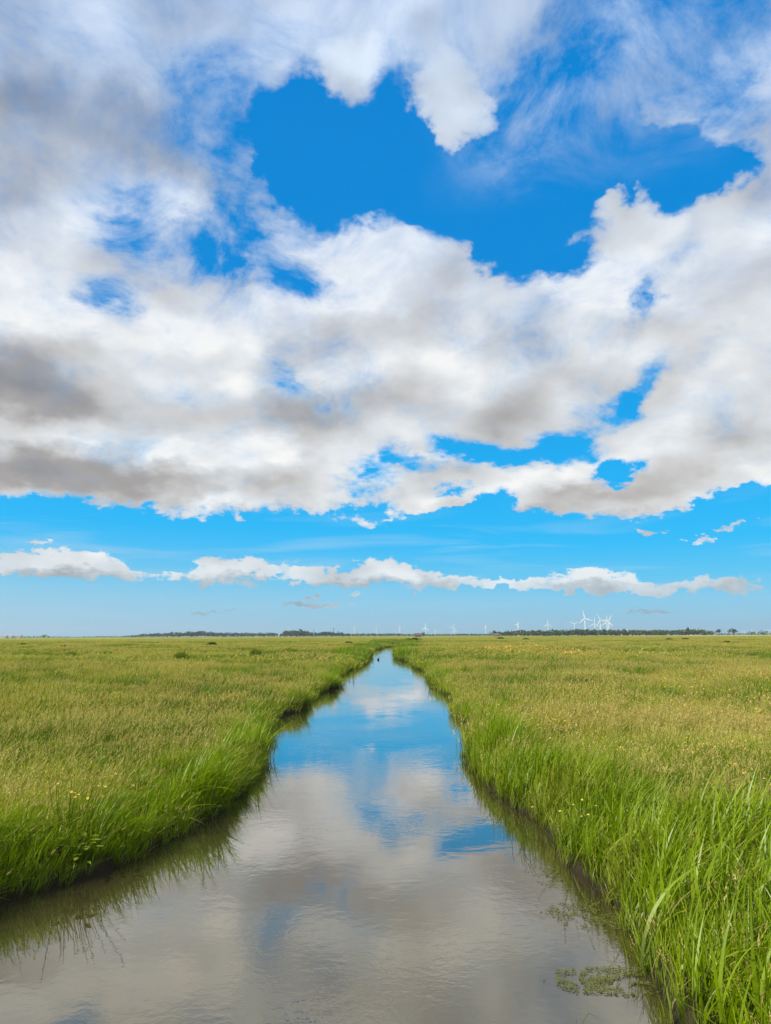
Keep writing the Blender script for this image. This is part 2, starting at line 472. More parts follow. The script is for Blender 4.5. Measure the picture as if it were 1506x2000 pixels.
M_REED = grass_mat('reed_blades', (0.035, 0.045, 0.006), (0.155, 0.235, 0.002), (0.31, 0.42, 0.003), (0.30, 0.27, 0.05), (0.20, 0.13, 0.10), (0.30, 0.24, 0.13))
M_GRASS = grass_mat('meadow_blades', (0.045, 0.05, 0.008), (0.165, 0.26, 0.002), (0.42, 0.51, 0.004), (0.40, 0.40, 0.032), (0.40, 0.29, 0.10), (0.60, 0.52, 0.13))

def b_ground(N):
    pos = N.new('ShaderNodeNewGeometry').outputs['Position']
    x, y, z = N.sep(pos)
    big = N.noise(N.xyz(N.m('MULTIPLY', x, 0.004), N.m('MULTIPLY', y, 0.006), 0), 1.0, 5, 0.6)
    mid = N.noise(N.xyz(N.m('MULTIPLY', x, 0.05), N.m('MULTIPLY', y, 0.05), 0), 1.0, 6, 0.65)
    fine = N.noise(pos, 2.5, 5, 0.7)
    g = N.ramp(N.m('ADD', N.m('MULTIPLY', big, 0.6), N.m('MULTIPLY', mid, 0.4)),
               [(0.34, (0.11, 0.15, 0.012)), (0.46, (0.20, 0.23, 0.022)), (0.55, (0.28, 0.27, 0.05)), (0.68, (0.36, 0.31, 0.09))])
    g = N.vm('SCALE', g, sc=N.maprange(fine, 0.3, 0.7, 0.65, 1.25))
    soil = N.mix(N.noise(pos, 7.0, 4), (0.030, 0.024, 0.014), (0.060, 0.046, 0.026))
    bank = N.maprange(N.m('ADD', z, N.m('MULTIPLY', fine, 0.25)), 0.25, 0.50)
    nearm = N.maprange(y, 60.0, 220.0)
    g = N.mix(N.m('MAXIMUM', N.m('MULTIPLY', bank, 0.45), nearm), soil, g)
    g = N.mix(N.maprange(z, -0.02, 0.12), (0.022, 0.018, 0.011), g)
    bp = N.new('ShaderNodeBump'); bp.inputs['Strength'].default_value = 0.6; bp.inputs['Distance'].default_value = 0.15
    N.l.new(fine, bp.inputs['Height'])
    return principled(N, g, 0.95, 0.1, bp.outputs[0])
M_GROUND = material('meadow_ground', b_ground)

def b_water(N):
    pos = N.new('ShaderNodeNewGeometry').outputs['Position']
    x, y, z = N.sep(pos)
    wv = N.xyz(N.m('MULTIPLY', x, 0.8), y, 0)
    patch = N.maprange(N.noise(N.xyz(N.m('MULTIPLY', x, 0.35), N.m('MULTIPLY', y, 0.22), 3.0), 1.0, 3, 0.5, 0.6), 0.42, 0.62)
    a = N.noise(wv, 7.0, 3, 0.55, 0.4)
    b_ = N.noise(wv, 1.7, 2, 0.5, 0.6)
    c = N.noise(wv, 19.0, 2, 0.5, 0.2)
    hgt = N.m('ADD', N.m('MULTIPLY', a, N.maprange(patch, 0, 1, 0.16, 1.0)), N.m('MULTIPLY', b_, 0.8))
    hgt = N.m('ADD', hgt, N.m('MULTIPLY', c, N.maprange(patch, 0, 1, 0.0, 0.3)))
    bp = N.new('ShaderNodeBump'); bp.inputs['Strength'].default_value = 1.0
    bp.inputs['Distance'].default_value = 0.0026
    N.l.new(hgt, bp.inputs['Height'])
    mud = N.mix(N.noise(N.xyz(N.m('MULTIPLY', x, 0.4), N.m('MULTIPLY', y, 0.2), 0), 1.0, 3), (0.040, 0.031, 0.014), (0.056, 0.043, 0.020))
    lw = N.new('ShaderNodeLayerWeight')
    N.l.new(bp.outputs[0], lw.inputs['Normal'])
    graze = lw.outputs['Facing']
    fres = N.m('ADD', 0.105, N.m('MULTIPLY', N.m('POWER', graze, 2.7), 0.84))
    df = N.new('ShaderNodeBsdfDiffuse'); N.l.new(mud, df.inputs[0])
    gl = N.new('ShaderNodeBsdfGlossy'); gl.inputs['Roughness'].default_value = 0.02
    N.l.new(bp.outputs[0], gl.inputs['Normal'])
    N.l.new(N.mix(N.maprange(graze, 0.55, 0.88), (1.0, 0.925, 0.76), (1.0, 1.0, 1.0)), gl.inputs[0])
    mx = N.new('ShaderNodeMixShader')
    N.l.new(fres, mx.inputs[0]); N.l.new(df.outputs[0], mx.inputs[1]); N.l.new(gl.outputs[0], mx.inputs[2])
    return mx.outputs[0]
M_WATER = material('ditch_water', b_water)

# ------------------------------------------------------------------ the ditch and the meadows
LEFT = [(-60, -5.6), (0, -5.6), (8, -5.5), (10.2, -5.14), (11.1, -4.41), (12.2, -3.95), (13.8, -3.67), (15.2, -3.35), (17.4, -3.35), (20.5, -3.55), (24, -3.85),
        (27.2, -4.3), (32.5, -5.1), (34.0, -4.3), (38.1, -4.5), (42.5, -4.1), (47, -4.2), (50.3, -3.45), (61, -3.85), (73.4, -3.8),
        (91.8, -3.0), (110, -3.4), (140, -3.5), (173, -3.2), (200, -2.0), (225, 0.8), (250, 2.2), (290, 1.8), (330, 1.0), (370, 3.0),
        (420, 7.0), (600, 22.0), (12000, 400)]
RIGHT = [(-60, 2.2), (0, 2.3), (7.2, 2.54), (8.5, 2.65), (9.8, 2.88), (10.5, 2.76), (11.5, 2.61), (12.6, 2.74), (14.5, 2.77), (17.2, 2.36), (20.7, 2.41),
         (25.7, 2.8), (31.4, 3.11), (43.5, 3.75), (54.8, 3.4), (72, 3.6), (85, 3.4), (100, 2.7), (122, 2.3), (150, 2.5), (173, 2.1), (200, 3.0),
         (225, 5.0), (250, 6.6), (290, 6.0), (330, 5.4), (370, 7.0), (420, 11.0), (600, 26.0), (12000, 404)]
def edges(y):
    y = np.asarray(y, float)
    l = np.interp(y, [p[0] for p in LEFT], [p[1] for p in LEFT])
    r = np.interp(y, [p[0] for p in RIGHT], [p[1] for p in RIGHT])
    s = np.interp(y, [0, 40, 200], [1.4, 3.0, 8.0])
    amp = np.interp(y, [0, 14, 30, 100, 200], [0.10, 0.14, 0.38, 0.55, 0.7])
    l = l + (vnoise(y / s, y * 0, 11) - .5) * 2 * amp + (vnoise(y / 0.5, y * 0, 12) - .5) * 0.12
    r = r + (vnoise(y / s, y * 0, 13) - .5) * 2 * amp * 0.8 + (vnoise(y / 0.5, y * 0, 14) - .5) * 0.12
    return l, r

def land(x, y):
    """distance to the water's edge (positive on land) and ground height"""
    x, y = np.asarray(x, float), np.asarray(y, float)
    l, r = edges(y)
    d = np.maximum(l - x, x - r)
    z = np.interp(d, [-2.0, -0.5, 0.0, 0.22, 0.6, 1.4, 4.0], [-0.9, -0.45, -0.06, 0.16, 0.30, 0.40, 0.48])
    far = np.interp(y, [150, 500], [1, 0.15])
    und = (fbm(x / 14.0, y / 18.0, 31) - .5) * 0.5 + (fbm(x / 45.0, y / 60.0, 37) - .5) * 0.7
    k = np.clip((d - 0.8) / 6.0, 0, 1)
    z = z + und * k * far
    # the low ridge across the right-hand meadow
    z = z + 0.45 * np.exp(-((y - 112) / 26.0) ** 2) * np.clip((x - 6) / 14, 0, 1) * np.clip((95 - x) / 30, 0, 1)
    close = np.clip((y - 620) / 80.0, 0, 1)
    z = np.where(d < 2, z * (1 - close) + 0.45 * close, z)
    return d, z

def build_ground():
    ys = [-60, -40, -25, -15, -8, -3]
    y = 0.0
    while y < 9000:
        ys.append(y)
        y += 0.22 + max(0, y - 8) * 0.022
    ys.append(9000)
    ys = np.array(ys)
    dd = [0.0, 0.1, 0.2, 0.32, 0.45, 0.62, 0.85, 1.15, 1.6, 2.2, 3.0]
    while dd[-1] < 7000: dd.append(dd[-1] * 1.22)
    dd = np.array(dd)
    l, r = edges(ys)
    mid = (l + r) / 2
    half = (r - l) / 2
    cols = [l[:, None] - dd[::-1][None, :], mid[:, None] + half[:, None] * np.array([-0.94, -0.8, -0.5, 0, 0.5, 0.8, 0.94])[None, :], r[:, None] + dd[None, :]]
    X = np.concatenate(cols, 1)
    Y = np.repeat(ys[:, None], X.shape[1], 1)
    _, Z = land(X, Y)
    n, m = X.shape
    v = np.stack([X, Y, Z], -1).reshape(-1, 3)
    i = np.arange(n - 1)[:, None] * m + np.arange(m - 1)[None, :]
    f = np.stack([i, i + 1, i + m + 1, i + m], -1).reshape(-1, 4)
    me = bpy.data.meshes.new('ground')
    me.vertices.add(len(v)); me.vertices.foreach_set('co', v.ravel())
    me.loops.add(f.size); me.loops.foreach_set('vertex_index', f.ravel())
    me.polygons.add(len(f)); me.polygons.foreach_set('loop_start', np.arange(len(f)) * 4)
    me.polygons.foreach_set('loop_total', np.full(len(f), 4))
    me.update(); me.validate()
    me.polygons.foreach_set('use_smooth', np.ones(len(me.polygons), bool))
    me.materials.append(M_GROUND)
    o = bpy.data.objects.new('ground', me)
    COL.objects.link(o)
    tag(o, 'flat green meadow ground reaching to the horizon on both sides of the ditch', 'ground', kind='structure')
build_ground()

def build_water():
    v, f = [], []
    ys = [-60, -20, 0, 20, 50, 100, 150, 200, 240, 280, 330, 400, 500, 640]
    for i, y in enumerate(ys):
        l, r = edges(y)
        v += [(float(l) - 2.5, y, 0), (float(r) + 2.5, y, 0)]
        if i: f.append((2 * i - 2, 2 * i - 1, 2 * i + 1, 2 * i))
    tag(mesh_obj('water', v, f, M_WATER), 'calm brown ditch water mirroring the clouds', 'water', kind='structure')
build_water()

def field(name, x0, x1, y0, y1, col, label, z=0.62):
    n = 24
    v, f = [], []
    rng = random.Random(int(x0) + 7)
    for i in range(n + 1):
        x = x0 + (x1 - x0) * i / n
        e = math.sin(PI * i / n) ** 0.5
        m = (y0 + y1) / 2; h = (y1 - y0) / 2 * e * rng.uniform(.8, 1.1)
        v += [(x, m - h, z), (x, m + h, z)]
        if i: f.append((2 * i - 2, 2 * i, 2 * i + 1, 2 * i - 1))
    o = mesh_obj(name, v, f, simple(name + '_' + str(int(abs(x0))), col, 0.95, 0.1, 0.25, 0.02))
    tag(o, label, 'field', kind='structure')
field('dry_field', 420, 760, 1150, 1500, (0.62, 0.52, 0.30), 'pale dry strip of field below the long wood on the right')
field('dry_field', -430, -60, 640, 900, (0.50, 0.46, 0.15), 'pale yellow strip of meadow below the wooded rise left of the ditch')
field('mown_field', 120, 900, 620, 760, (0.30, 0.36, 0.05), 'light green mown strip in front of the pale field on the right')
field('mown_field', -900, -300, 800, 1200, (0.28, 0.34, 0.05), 'light green strip under the horizon on the left')

# ------------------------------------------------------------------ grasses
def tuft(name, seed, n, h, w, rad, lean, droop, segs=4, seeds=0, seed_len=0.2, seed_w=0.012, fan=0.35, mat=None):
    """one clump of curved, tapering blades leaning with the wind (+X); 'seeds' of them carry a seed head"""
    rng = np.random.default_rng(seed)
    V, F, H, RN, SD = [], [], [], [], []
    for k in range(n):
        bl = h[0] + (h[1] - h[0]) * rng.random() ** 0.8
        a, q = rng.random() * 2 * PI, rad * math.sqrt(rng.random())
        base = np.array([q * math.cos(a), q * math.sin(a), 0.0])
        ph = rng.random() * 2 * PI
        out = np.array([math.cos(ph), math.sin(ph), 0])
        fn = fan * rng.random()
        ln = lean * (0.5 + rng.random()); dr = droop * rng.random() ** 1.5
        isseed = k < seeds
        ww = w * (0.6 + 0.7 * rng.random()) * (0.35 if isseed else 1)
        tw = rng.random() * PI
        side = np.array([math.cos(tw), math.sin(tw), 0.0])
        rnd = rng.random()
        k0 = len(V)
        for s_ in range(segs + 1):
            t = s_ / segs
            hor = out * (fn * t + dr * 0.7 * t ** 3) + np.array([ln * t ** 1.8 + dr * 0.25 * t ** 3, 0.12 * ln * t, 0])
            zz = t - 0.45 * dr * t ** 3 - 0.12 * ln * t * t
            p = base + hor * bl + np.array([0, 0, zz * bl])
            wd = ww * (min(1.0, 0.45 + 1.6 * t)) * (1 - t ** 2.2) * 0.5
            if s_ < segs:
                V += [p - side * wd, p + side * wd]
                H += [t, t]; RN += [rnd, rnd]; SD += [0, 0]
                if s_: i = k0 + 2 * s_; F.append((i - 2, i - 1, i + 1, i))
            else:
                V.append(p); H.append(1); RN.append(rnd); SD.append(0)
                i = k0 + 2 * s_; F.append((i - 2, i - 1, i))
        if isseed:
            # loose head of spikelets round the top of the stalk
            d = np.array(V[-1]) - (np.array(V[-3]) + np.array(V[-2])) / 2
            d = d / (np.linalg.norm(d) + 1e-6)
            L = seed_len * (0.7 + 0.6 * rng.random())
            m = 7
            for j in range(m):
                u = j / (m - 1)
                c = np.array(V[k0 + 2 * segs]) - d * L * 0.5 + d * L * u
                aa = rng.random() * 2 * PI
                o_ = np.array([math.cos(aa), math.sin(aa), 0.3]) * seed_w * (1.2 - u)
                b_ = np.array([-math.sin(aa), math.cos(aa), 0]) * seed_w * 0.55
                q0 = len(V)
                V += [c, c + o_ + b_ + d * L * 0.10, c + o_ * 1.5 + d * L * 0.26, c + o_ - b_ + d * L * 0.10]
                H += [1] * 4; RN += [rnd] * 4; SD += [1] * 4
                F.append((q0, q0 + 1, q0 + 2, q0 + 3))
    me = bpy.data.meshes.new(name)
    me.from_pydata([tuple(p) for p in V], [], F)
    for nm, dat in (('hgt', H), ('rnd', RN), ('seed', SD)):
        at = me.attributes.new(nm, 'FLOAT', 'POINT')
        at.data.foreach_set('value', np.array(dat, np.float32))
    me.materials.append(mat)
    me.update()
    return bpy.data.objects.new(name, me)

def source(name, objs):
    c = bpy.data.collections.new(name)
    for o in objs: c.objects.link(o)
    return c

def scatter(name, coll, P, rot, scl, idx, dry, label, cat, kind='stuff'):
    me = bpy.data.meshes.new(name)
    n = len(P)
    me.vertices.add(n)
    me.vertices.foreach_set('co', np.asarray(P, np.float32).ravel())
    def at(nm, typ, dat, key='value'):
        a = me.attributes.new(nm, typ, 'POINT')
        a.data.foreach_set(key, np.asarray(dat).ravel())
    at('rot', 'FLOAT_VECTOR', np.asarray(rot, np.float32), 'vector')
    at('scl', 'FLOAT_VECTOR', np.asarray(scl, np.float32), 'vector')
    at('idx', 'INT', np.asarray(idx, np.int32))
    at('dry', 'FLOAT', np.asarray(dry, np.float32))
    o = bpy.data.objects.new(name, me)
    COL.objects.link(o)
    ng = bpy.data.node_groups.new(name + '_scatter', 'GeometryNodeTree')
    ng.interface.new_socket('Geometry', in_out='INPUT', socket_type='NodeSocketGeometry')
    ng.interface.new_socket('Geometry', in_out='OUTPUT', socket_type='NodeSocketGeometry')
    gi, go = ng.nodes.new('NodeGroupInput'), ng.nodes.new('NodeGroupOutput')
    ci = ng.nodes.new('GeometryNodeCollectionInfo')
    ci.inputs['Collection'].default_value = coll
    ci.inputs['Separate Children'].default_value = True
    ci.inputs['Reset Children'].default_value = True
    ip = ng.nodes.new('GeometryNodeInstanceOnPoints')
    ip.inputs['Pick Instance'].default_value = True
    def na(nm, typ):
        q = ng.nodes.new('GeometryNodeInputNamedAttribute')
        q.data_type = typ
        q.inputs['Name'].default_value = nm
        return q.outputs['Attribute']
    L = ng.links.new
    e2r = ng.nodes.new('FunctionNodeEulerToRotation')
    L(na('rot', 'FLOAT_VECTOR'), e2r.inputs[0])
    L(gi.outputs[0], ip.inputs['Points'])
    L(ci.outputs[0], ip.inputs['Instance'])
    L(na('idx', 'INT'), ip.inputs['Instance Index'])
    L(e2r.outputs[0], ip.inputs['Rotation'])
    L(na('scl', 'FLOAT_VECTOR'), ip.inputs['Scale'])
    L(ip.outputs[0], go.inputs[0])
    md = o.modifiers.new('scatter', 'NODES')
    md.node_group = ng
    tag(o, label, cat, kind=kind)
    return o

RNG = np.random.default_rng(5)

def sample(y0, y1, dens, xmax=1e9, side=0):
    """even random points in the wedge of land in front of the bridge, both sides of the ditch"""
    hw = min(0.78 * y1 + 7, xmax)
    n = int((y1 - y0) * 2 * hw * dens)
    x = (RNG.random(n) * 2 - 1) * hw
    y = y0 + (y1 - y0) * RNG.random(n)
    k = (np.abs(x) < 0.78 * y + 7)
    x, y = x[k], y[k]
    d, z = land(x, y)
    k = d > 0.03
    if side: k &= (np.sign(x) == side)
    return x[k], y[k], z[k], d[k]

def dryness(x, y, d):
    """how straw-coloured a patch is: long drifts in the meadow, green next to the water"""
    a = fbm(x / 7.0 + 0.15 * y / 7.0, y / 11.0, 51, 4)
    b = fbm(x / 30.0, y / 38.0, 57, 3)
    v = (a * 0.6 + b * 0.4 - 0.49) * 9.0 + 0.14
    v = v + np.where(x > 0, 0.12, 0.0)
    rim = np.interp(y, [0, 15, 60, 200], [2.0, 1.6, 1.8, 3.0])
    v = v * np.clip((d - rim * 0.4) / (rim * 1.3), 0, 1)
    return np.clip(v, -1, 1)

def lay(name, coll, nvar, x, y, z, d, s0, s1, label, cat, yaw=0.8, zs=(0.85, 1.15), dry=None, wide=1.0, hmul=None):
    n = len(x)
    s = s0 + (s1 - s0) * RNG.random(n)
    if hmul is not None: s = s * hmul
    scl = np.stack([s * wide, s * wide, s * (zs[0] + (zs[1] - zs[0]) * RNG.random(n))], -1)
    rot = np.stack([(RNG.random(n) - .5) * 0.15, (RNG.random(n) - .5) * 0.15, (RNG.random(n) - .5) * 2 * yaw], -1)
    idx = RNG.integers(0, nvar, n)
    dr = dryness(x, y, d) if dry is None else dry
    return scatter(name, coll, np.stack([x, y, z - 0.02], -1), rot, scl, idx, dr, label, cat)

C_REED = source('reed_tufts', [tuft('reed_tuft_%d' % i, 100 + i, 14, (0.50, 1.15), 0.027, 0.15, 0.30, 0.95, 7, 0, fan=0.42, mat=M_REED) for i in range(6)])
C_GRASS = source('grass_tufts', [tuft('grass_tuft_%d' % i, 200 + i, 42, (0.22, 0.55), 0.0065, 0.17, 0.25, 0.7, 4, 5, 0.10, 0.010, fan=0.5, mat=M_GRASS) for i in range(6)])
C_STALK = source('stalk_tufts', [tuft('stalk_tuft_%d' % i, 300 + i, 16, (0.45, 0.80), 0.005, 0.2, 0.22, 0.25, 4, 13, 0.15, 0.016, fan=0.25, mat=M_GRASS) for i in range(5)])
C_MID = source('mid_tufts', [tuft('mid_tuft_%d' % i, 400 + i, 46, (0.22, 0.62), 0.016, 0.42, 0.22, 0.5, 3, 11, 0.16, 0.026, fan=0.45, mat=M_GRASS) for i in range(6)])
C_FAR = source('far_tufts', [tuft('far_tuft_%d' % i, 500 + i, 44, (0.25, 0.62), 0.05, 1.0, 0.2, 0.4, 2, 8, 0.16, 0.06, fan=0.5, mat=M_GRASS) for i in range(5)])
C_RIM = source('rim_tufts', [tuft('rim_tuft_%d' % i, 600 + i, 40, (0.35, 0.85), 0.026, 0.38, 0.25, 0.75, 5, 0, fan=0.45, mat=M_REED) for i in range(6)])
C_FRIM = source('far_rim_tufts', [tuft('far_rim_tuft_%d' % i, 700 + i, 40, (0.4, 0.95), 0.07, 0.8, 0.2, 0.5, 4, 0, fan=0.5, mat=M_REED) for i in range(5)])

C_TALL = source('tall_reed_tufts', [tuft('tall_reed_tuft_%d' % i, 800 + i, 7, (0.65, 1.25), 0.034, 0.14, 0.34, 1.0, 9, 0, fan=0.32, mat=M_REED) for i in range(6)])

# near reeds on both banks
x, y, z, d = sample(3.5, 26, 30, 14)
band = np.where(x < 0, np.interp(y, [0, 12, 26], [2.4, 1.7, 0.9]), np.interp(y, [0, 9, 14, 26], [3.6, 2.6, 1.2, 0.8]))
k = (d < band * (0.55 + 0.9 * vnoise(x / 0.8, y / 0.9, 71)))
x, y, z, d = x[k], y[k], z[k], d[k]
hm = np.clip(0.62 + 0.38 * d / 0.8, 0.6, 1.0) * (0.5 + 0.85 * vnoise(x / 0.9, y / 1.0, 72)) * np.where(x < 0, 0.88, 1.0)
lay('reed_bank', C_REED, 6, x, y, z, d, 0.8, 1.15, 'tall bright green reed blades leaning over both near banks of the ditch', 'reeds', hmul=hm, yaw=1.3, dry=np.clip((fbm(x / 1.5, y / 2, 75) - .60) * 3, -.35, .6))

x, y, z, d = sample(3.5, 16, 22, 14)
band = np.where(x < 0, np.interp(y, [0, 12, 16], [1.9, 1.3, 0.5]), np.interp(y, [0, 8, 12, 16], [3.6, 2.8, 1.4, 0.4]))
k = (d > 0.12) & (d < band * (0.3 + 1.1 * vnoise(x / 0.9, y / 1.0, 79)))
x, y, z, d = x[k], y[k], z[k], d[k]
hm = (0.45 + 0.7 * vnoise(x / 1.1, y / 1.2, 80)) * np.where(x < 0, 0.85, 1.0)
lay('reed_bank', C_TALL, 6, x, y, z, d, 0.85, 1.15, 'broad-leaved bright green reeds standing highest on the nearest banks', 'reeds', hmul=hm, dry=np.zeros(len(x)))

# meadow close by
x, y, z, d = sample(3.5, 24, 34)
k = (d > 0.5) | (RNG.random(len(x)) < 0.6)
k &= ~((x > 0) & (y < 12) & (d < 2.2) & (RNG.random(len(x)) < 0.5))
x, y, z, d = x[k], y[k], z[k], d[k]
hm = 0.35 + 1.2 * fbm(x / 2.5, y / 3.5, 81)
lay('meadow_grass', C_GRASS, 6, x, y, z, d, 0.8, 1.2, 'fine green and straw coloured grass covering the near meadow', 'grass', hmul=hm)
x, y, z, d = sample(5, 26, 20)
k = (d > 0.9) & (RNG.random(len(x)) < 0.10 + 0.8 * np.maximum(0, dryness(x, y, d)))
x, y, z, d = x[k], y[k], z[k], d[k]
lay('seeding_grass', C_STALK, 5, x, y, z, d, 0.75, 1.05, 'thin stalks with tan and purplish seed heads above the near meadow', 'grass')
# middle distance
x, y, z, d = sample(22, 75, 5.5)
hm = 0.2 + 1.5 * fbm(x / 4, y / 6, 83)
lay('meadow_grass', C_MID, 6, x, y, z, d, 0.8, 1.15, 'olive and green grass of the meadow in the middle distance', 'grass', hmul=hm)
x, y, z, d = sample(20, 90, 6, 12)
band = np.where(x < 0, 1.6, 1.3) * np.interp(y, [20, 90], [0.8, 1.7])
k = d < band * (0.35 + 1.2 * vnoise(x / 1.5, y / 3.0, 73))
x, y, z, d = x[k], y[k], z[k], d[k]
hm = 0.45 + 1.0 * vnoise(x / 2.0, y / 3.0, 76)
lay('reed_bank', C_RIM, 6, x, y, z, d, 0.75, 1.15, 'clumped bright green reeds along the ditch banks in the middle distance', 'reeds', hmul=hm, dry=(vnoise(x / 3, y / 6, 78) - 0.75) * 1.2)
# coarser green tussocks standing out of the meadow
def patchy(x, y, sx, sy, seed, cut):
    return vnoise(x / sx, y / sy, seed) * .6 + .4 * vnoise(x / sx * 3, y / sy * 3, seed + 1) > cut
x, y, z, d = sample(8, 28, 7.0)
k = (d > 1.2) & patchy(x, y, 1.6, 2.0, 111, .53)
x, y, z, d = x[k], y[k], z[k], d[k]
lay('tussock_grass', C_RIM, 6, x, y, z, d, 0.5, 0.85, 'coarse dark green tussocks in the near meadow', 'grass', dry=-0.5 - .5 * RNG.random(len(x)))
x, y, z, d = sample(28, 90, 2.2)
k = (d > 1.5) & patchy(x, y, 3.6, 3.6, 113, .52)
x, y, z, d = x[k], y[k], z[k], d[k]
lay('tussock_grass', C_RIM, 6, x, y, z, d, 0.7, 1.25, 'coarse green tussocks in drifts across the middle of the meadow', 'grass', dry=-0.4 - .6 * RNG.random(len(x)))
x, y, z, d = sample(90, 330, 0.35)
k = (d > 3) & patchy(x, y, 12.0, 10.0, 115, .53)
x, y, z, d = x[k], y[k], z[k], d[k]
lay('tussock_grass', C_FRIM, 5, x, y, z, d, 0.6, 1.1, 'darker green drifts of tussocks in the far meadow', 'grass', dry=-0.4 - .6 * RNG.random(len(x)))
# far
x, y, z, d = sample(70, 260, 0.75)
hm = 0.1 + 1.8 * fbm(x / 9, y / 14, 84)
lay('meadow_grass', C_FAR, 5, x, y, z, d, 0.8, 1.2, 'olive grass of the far meadow', 'grass', hmul=hm, wide=1.1)
x, y, z, d = sample(250, 800, 0.10)
hm = 0.3 + 1.3 * fbm(x / 40, y / 60, 85)
lay('meadow_grass', C_FAR, 5, x, y, z, d, 0.9, 1.3, 'rough grass just below the horizon', 'grass', hmul=hm, wide=2.2)
x, y, z, d = sample(85, 420, 1.2, 40)
band = np.interp(y, [85, 200, 420], [2.6, 5.0, 7.0])
k = d < band * (0.3 + 1.2 * vnoise(x / 4.0, y / 9.0, 74))
x, y, z, d = x[k], y[k], z[k], d[k]
hm = 0.5 + 1.2 * vnoise(x / 5, y / 10.0, 77)
lay('reed_bank', C_FRIM, 5, x, y, z, d, 0.8, 1.25, 'rounded green reed clumps lining the far end of the ditch', 'reeds', hmul=hm, dry=(vnoise(x / 3, y / 6, 78) - 0.75) * 1.2)

# ------------------------------------------------------------------ wind turbines along the horizon
M_WHITE = simple('turbine_white', (0.80, 0.81, 0.80), 0.5, 0.4, 0.04, 0.05)
M_STEEL = simple('dark_steel', (0.10, 0.10, 0.11), 0.6, 0.4, 0.1, 1.0)

def make_turbine():
    """hub at 70 m, three 33 m blades; the rotor faces -Y"""
    t = empty('wind_turbine', (0, 0, 0))
    m = MB(); m.tube([(0, 0, -1), (0, 0, 20), (0, 0, 45), (0, 0, 68.4)], [2.6, 2.3, 1.9, 1.4], 16)
    m.build('tower', M_WHITE, t, True)
    m = MB(); m.tube([(0, -2.6, 70), (0, -2.0, 70), (0, 0, 70.1), (0, 4.5, 70.2), (0, 7.0, 70.3), (0, 7.6, 70.3)], [1.2, 1.75, 1.95, 1.9, 1.5, 0.7], 12)
    m.build('nacelle', M_WHITE, t, True)
    m = MB(); m.tube([(0, -5.2, 70), (0, -4.9, 70), (0, -4.0, 70), (0, -2.7, 70)], [0.25, 0.9, 1.45, 1.5], 12)
    m.build('hub', M_WHITE, t, True)
    b = MB()
    prof = [(0, .85, 1.0), (1.5, .85, 1.0), (5, 1.7, .45), (8, 1.95, .32), (16, 1.45, .24), (25, 1.0, .2), (31, .6, .18), (33, .15, .2)]
    v, f, n = [], [], 8
    for (r, c, th) in prof:
        for k in range(n):
            q = 2 * PI * k / n
            v.append((math.cos(q) * c + 0.25 * c, math.sin(q) * c * th, r))
    for i in range(len(prof) - 1):
        for k in range(n):
            f.append((i * n + k, i * n + (k + 1) % n, (i + 1) * n + (k + 1) % n, (i + 1) * n + k))
    f.append(tuple(range(n))[::-1]); f.append(tuple((len(prof) - 1) * n + k for k in range(n)))
    b.add(v, f)
    for k in range(3):
        if k == 0: o = b.build('blade', M_WHITE, t, True); first = o
        else:
            o = first.copy(); COL.objects.link(o); o.parent = t
        o.location = (0, -4.2, 70)
    return t

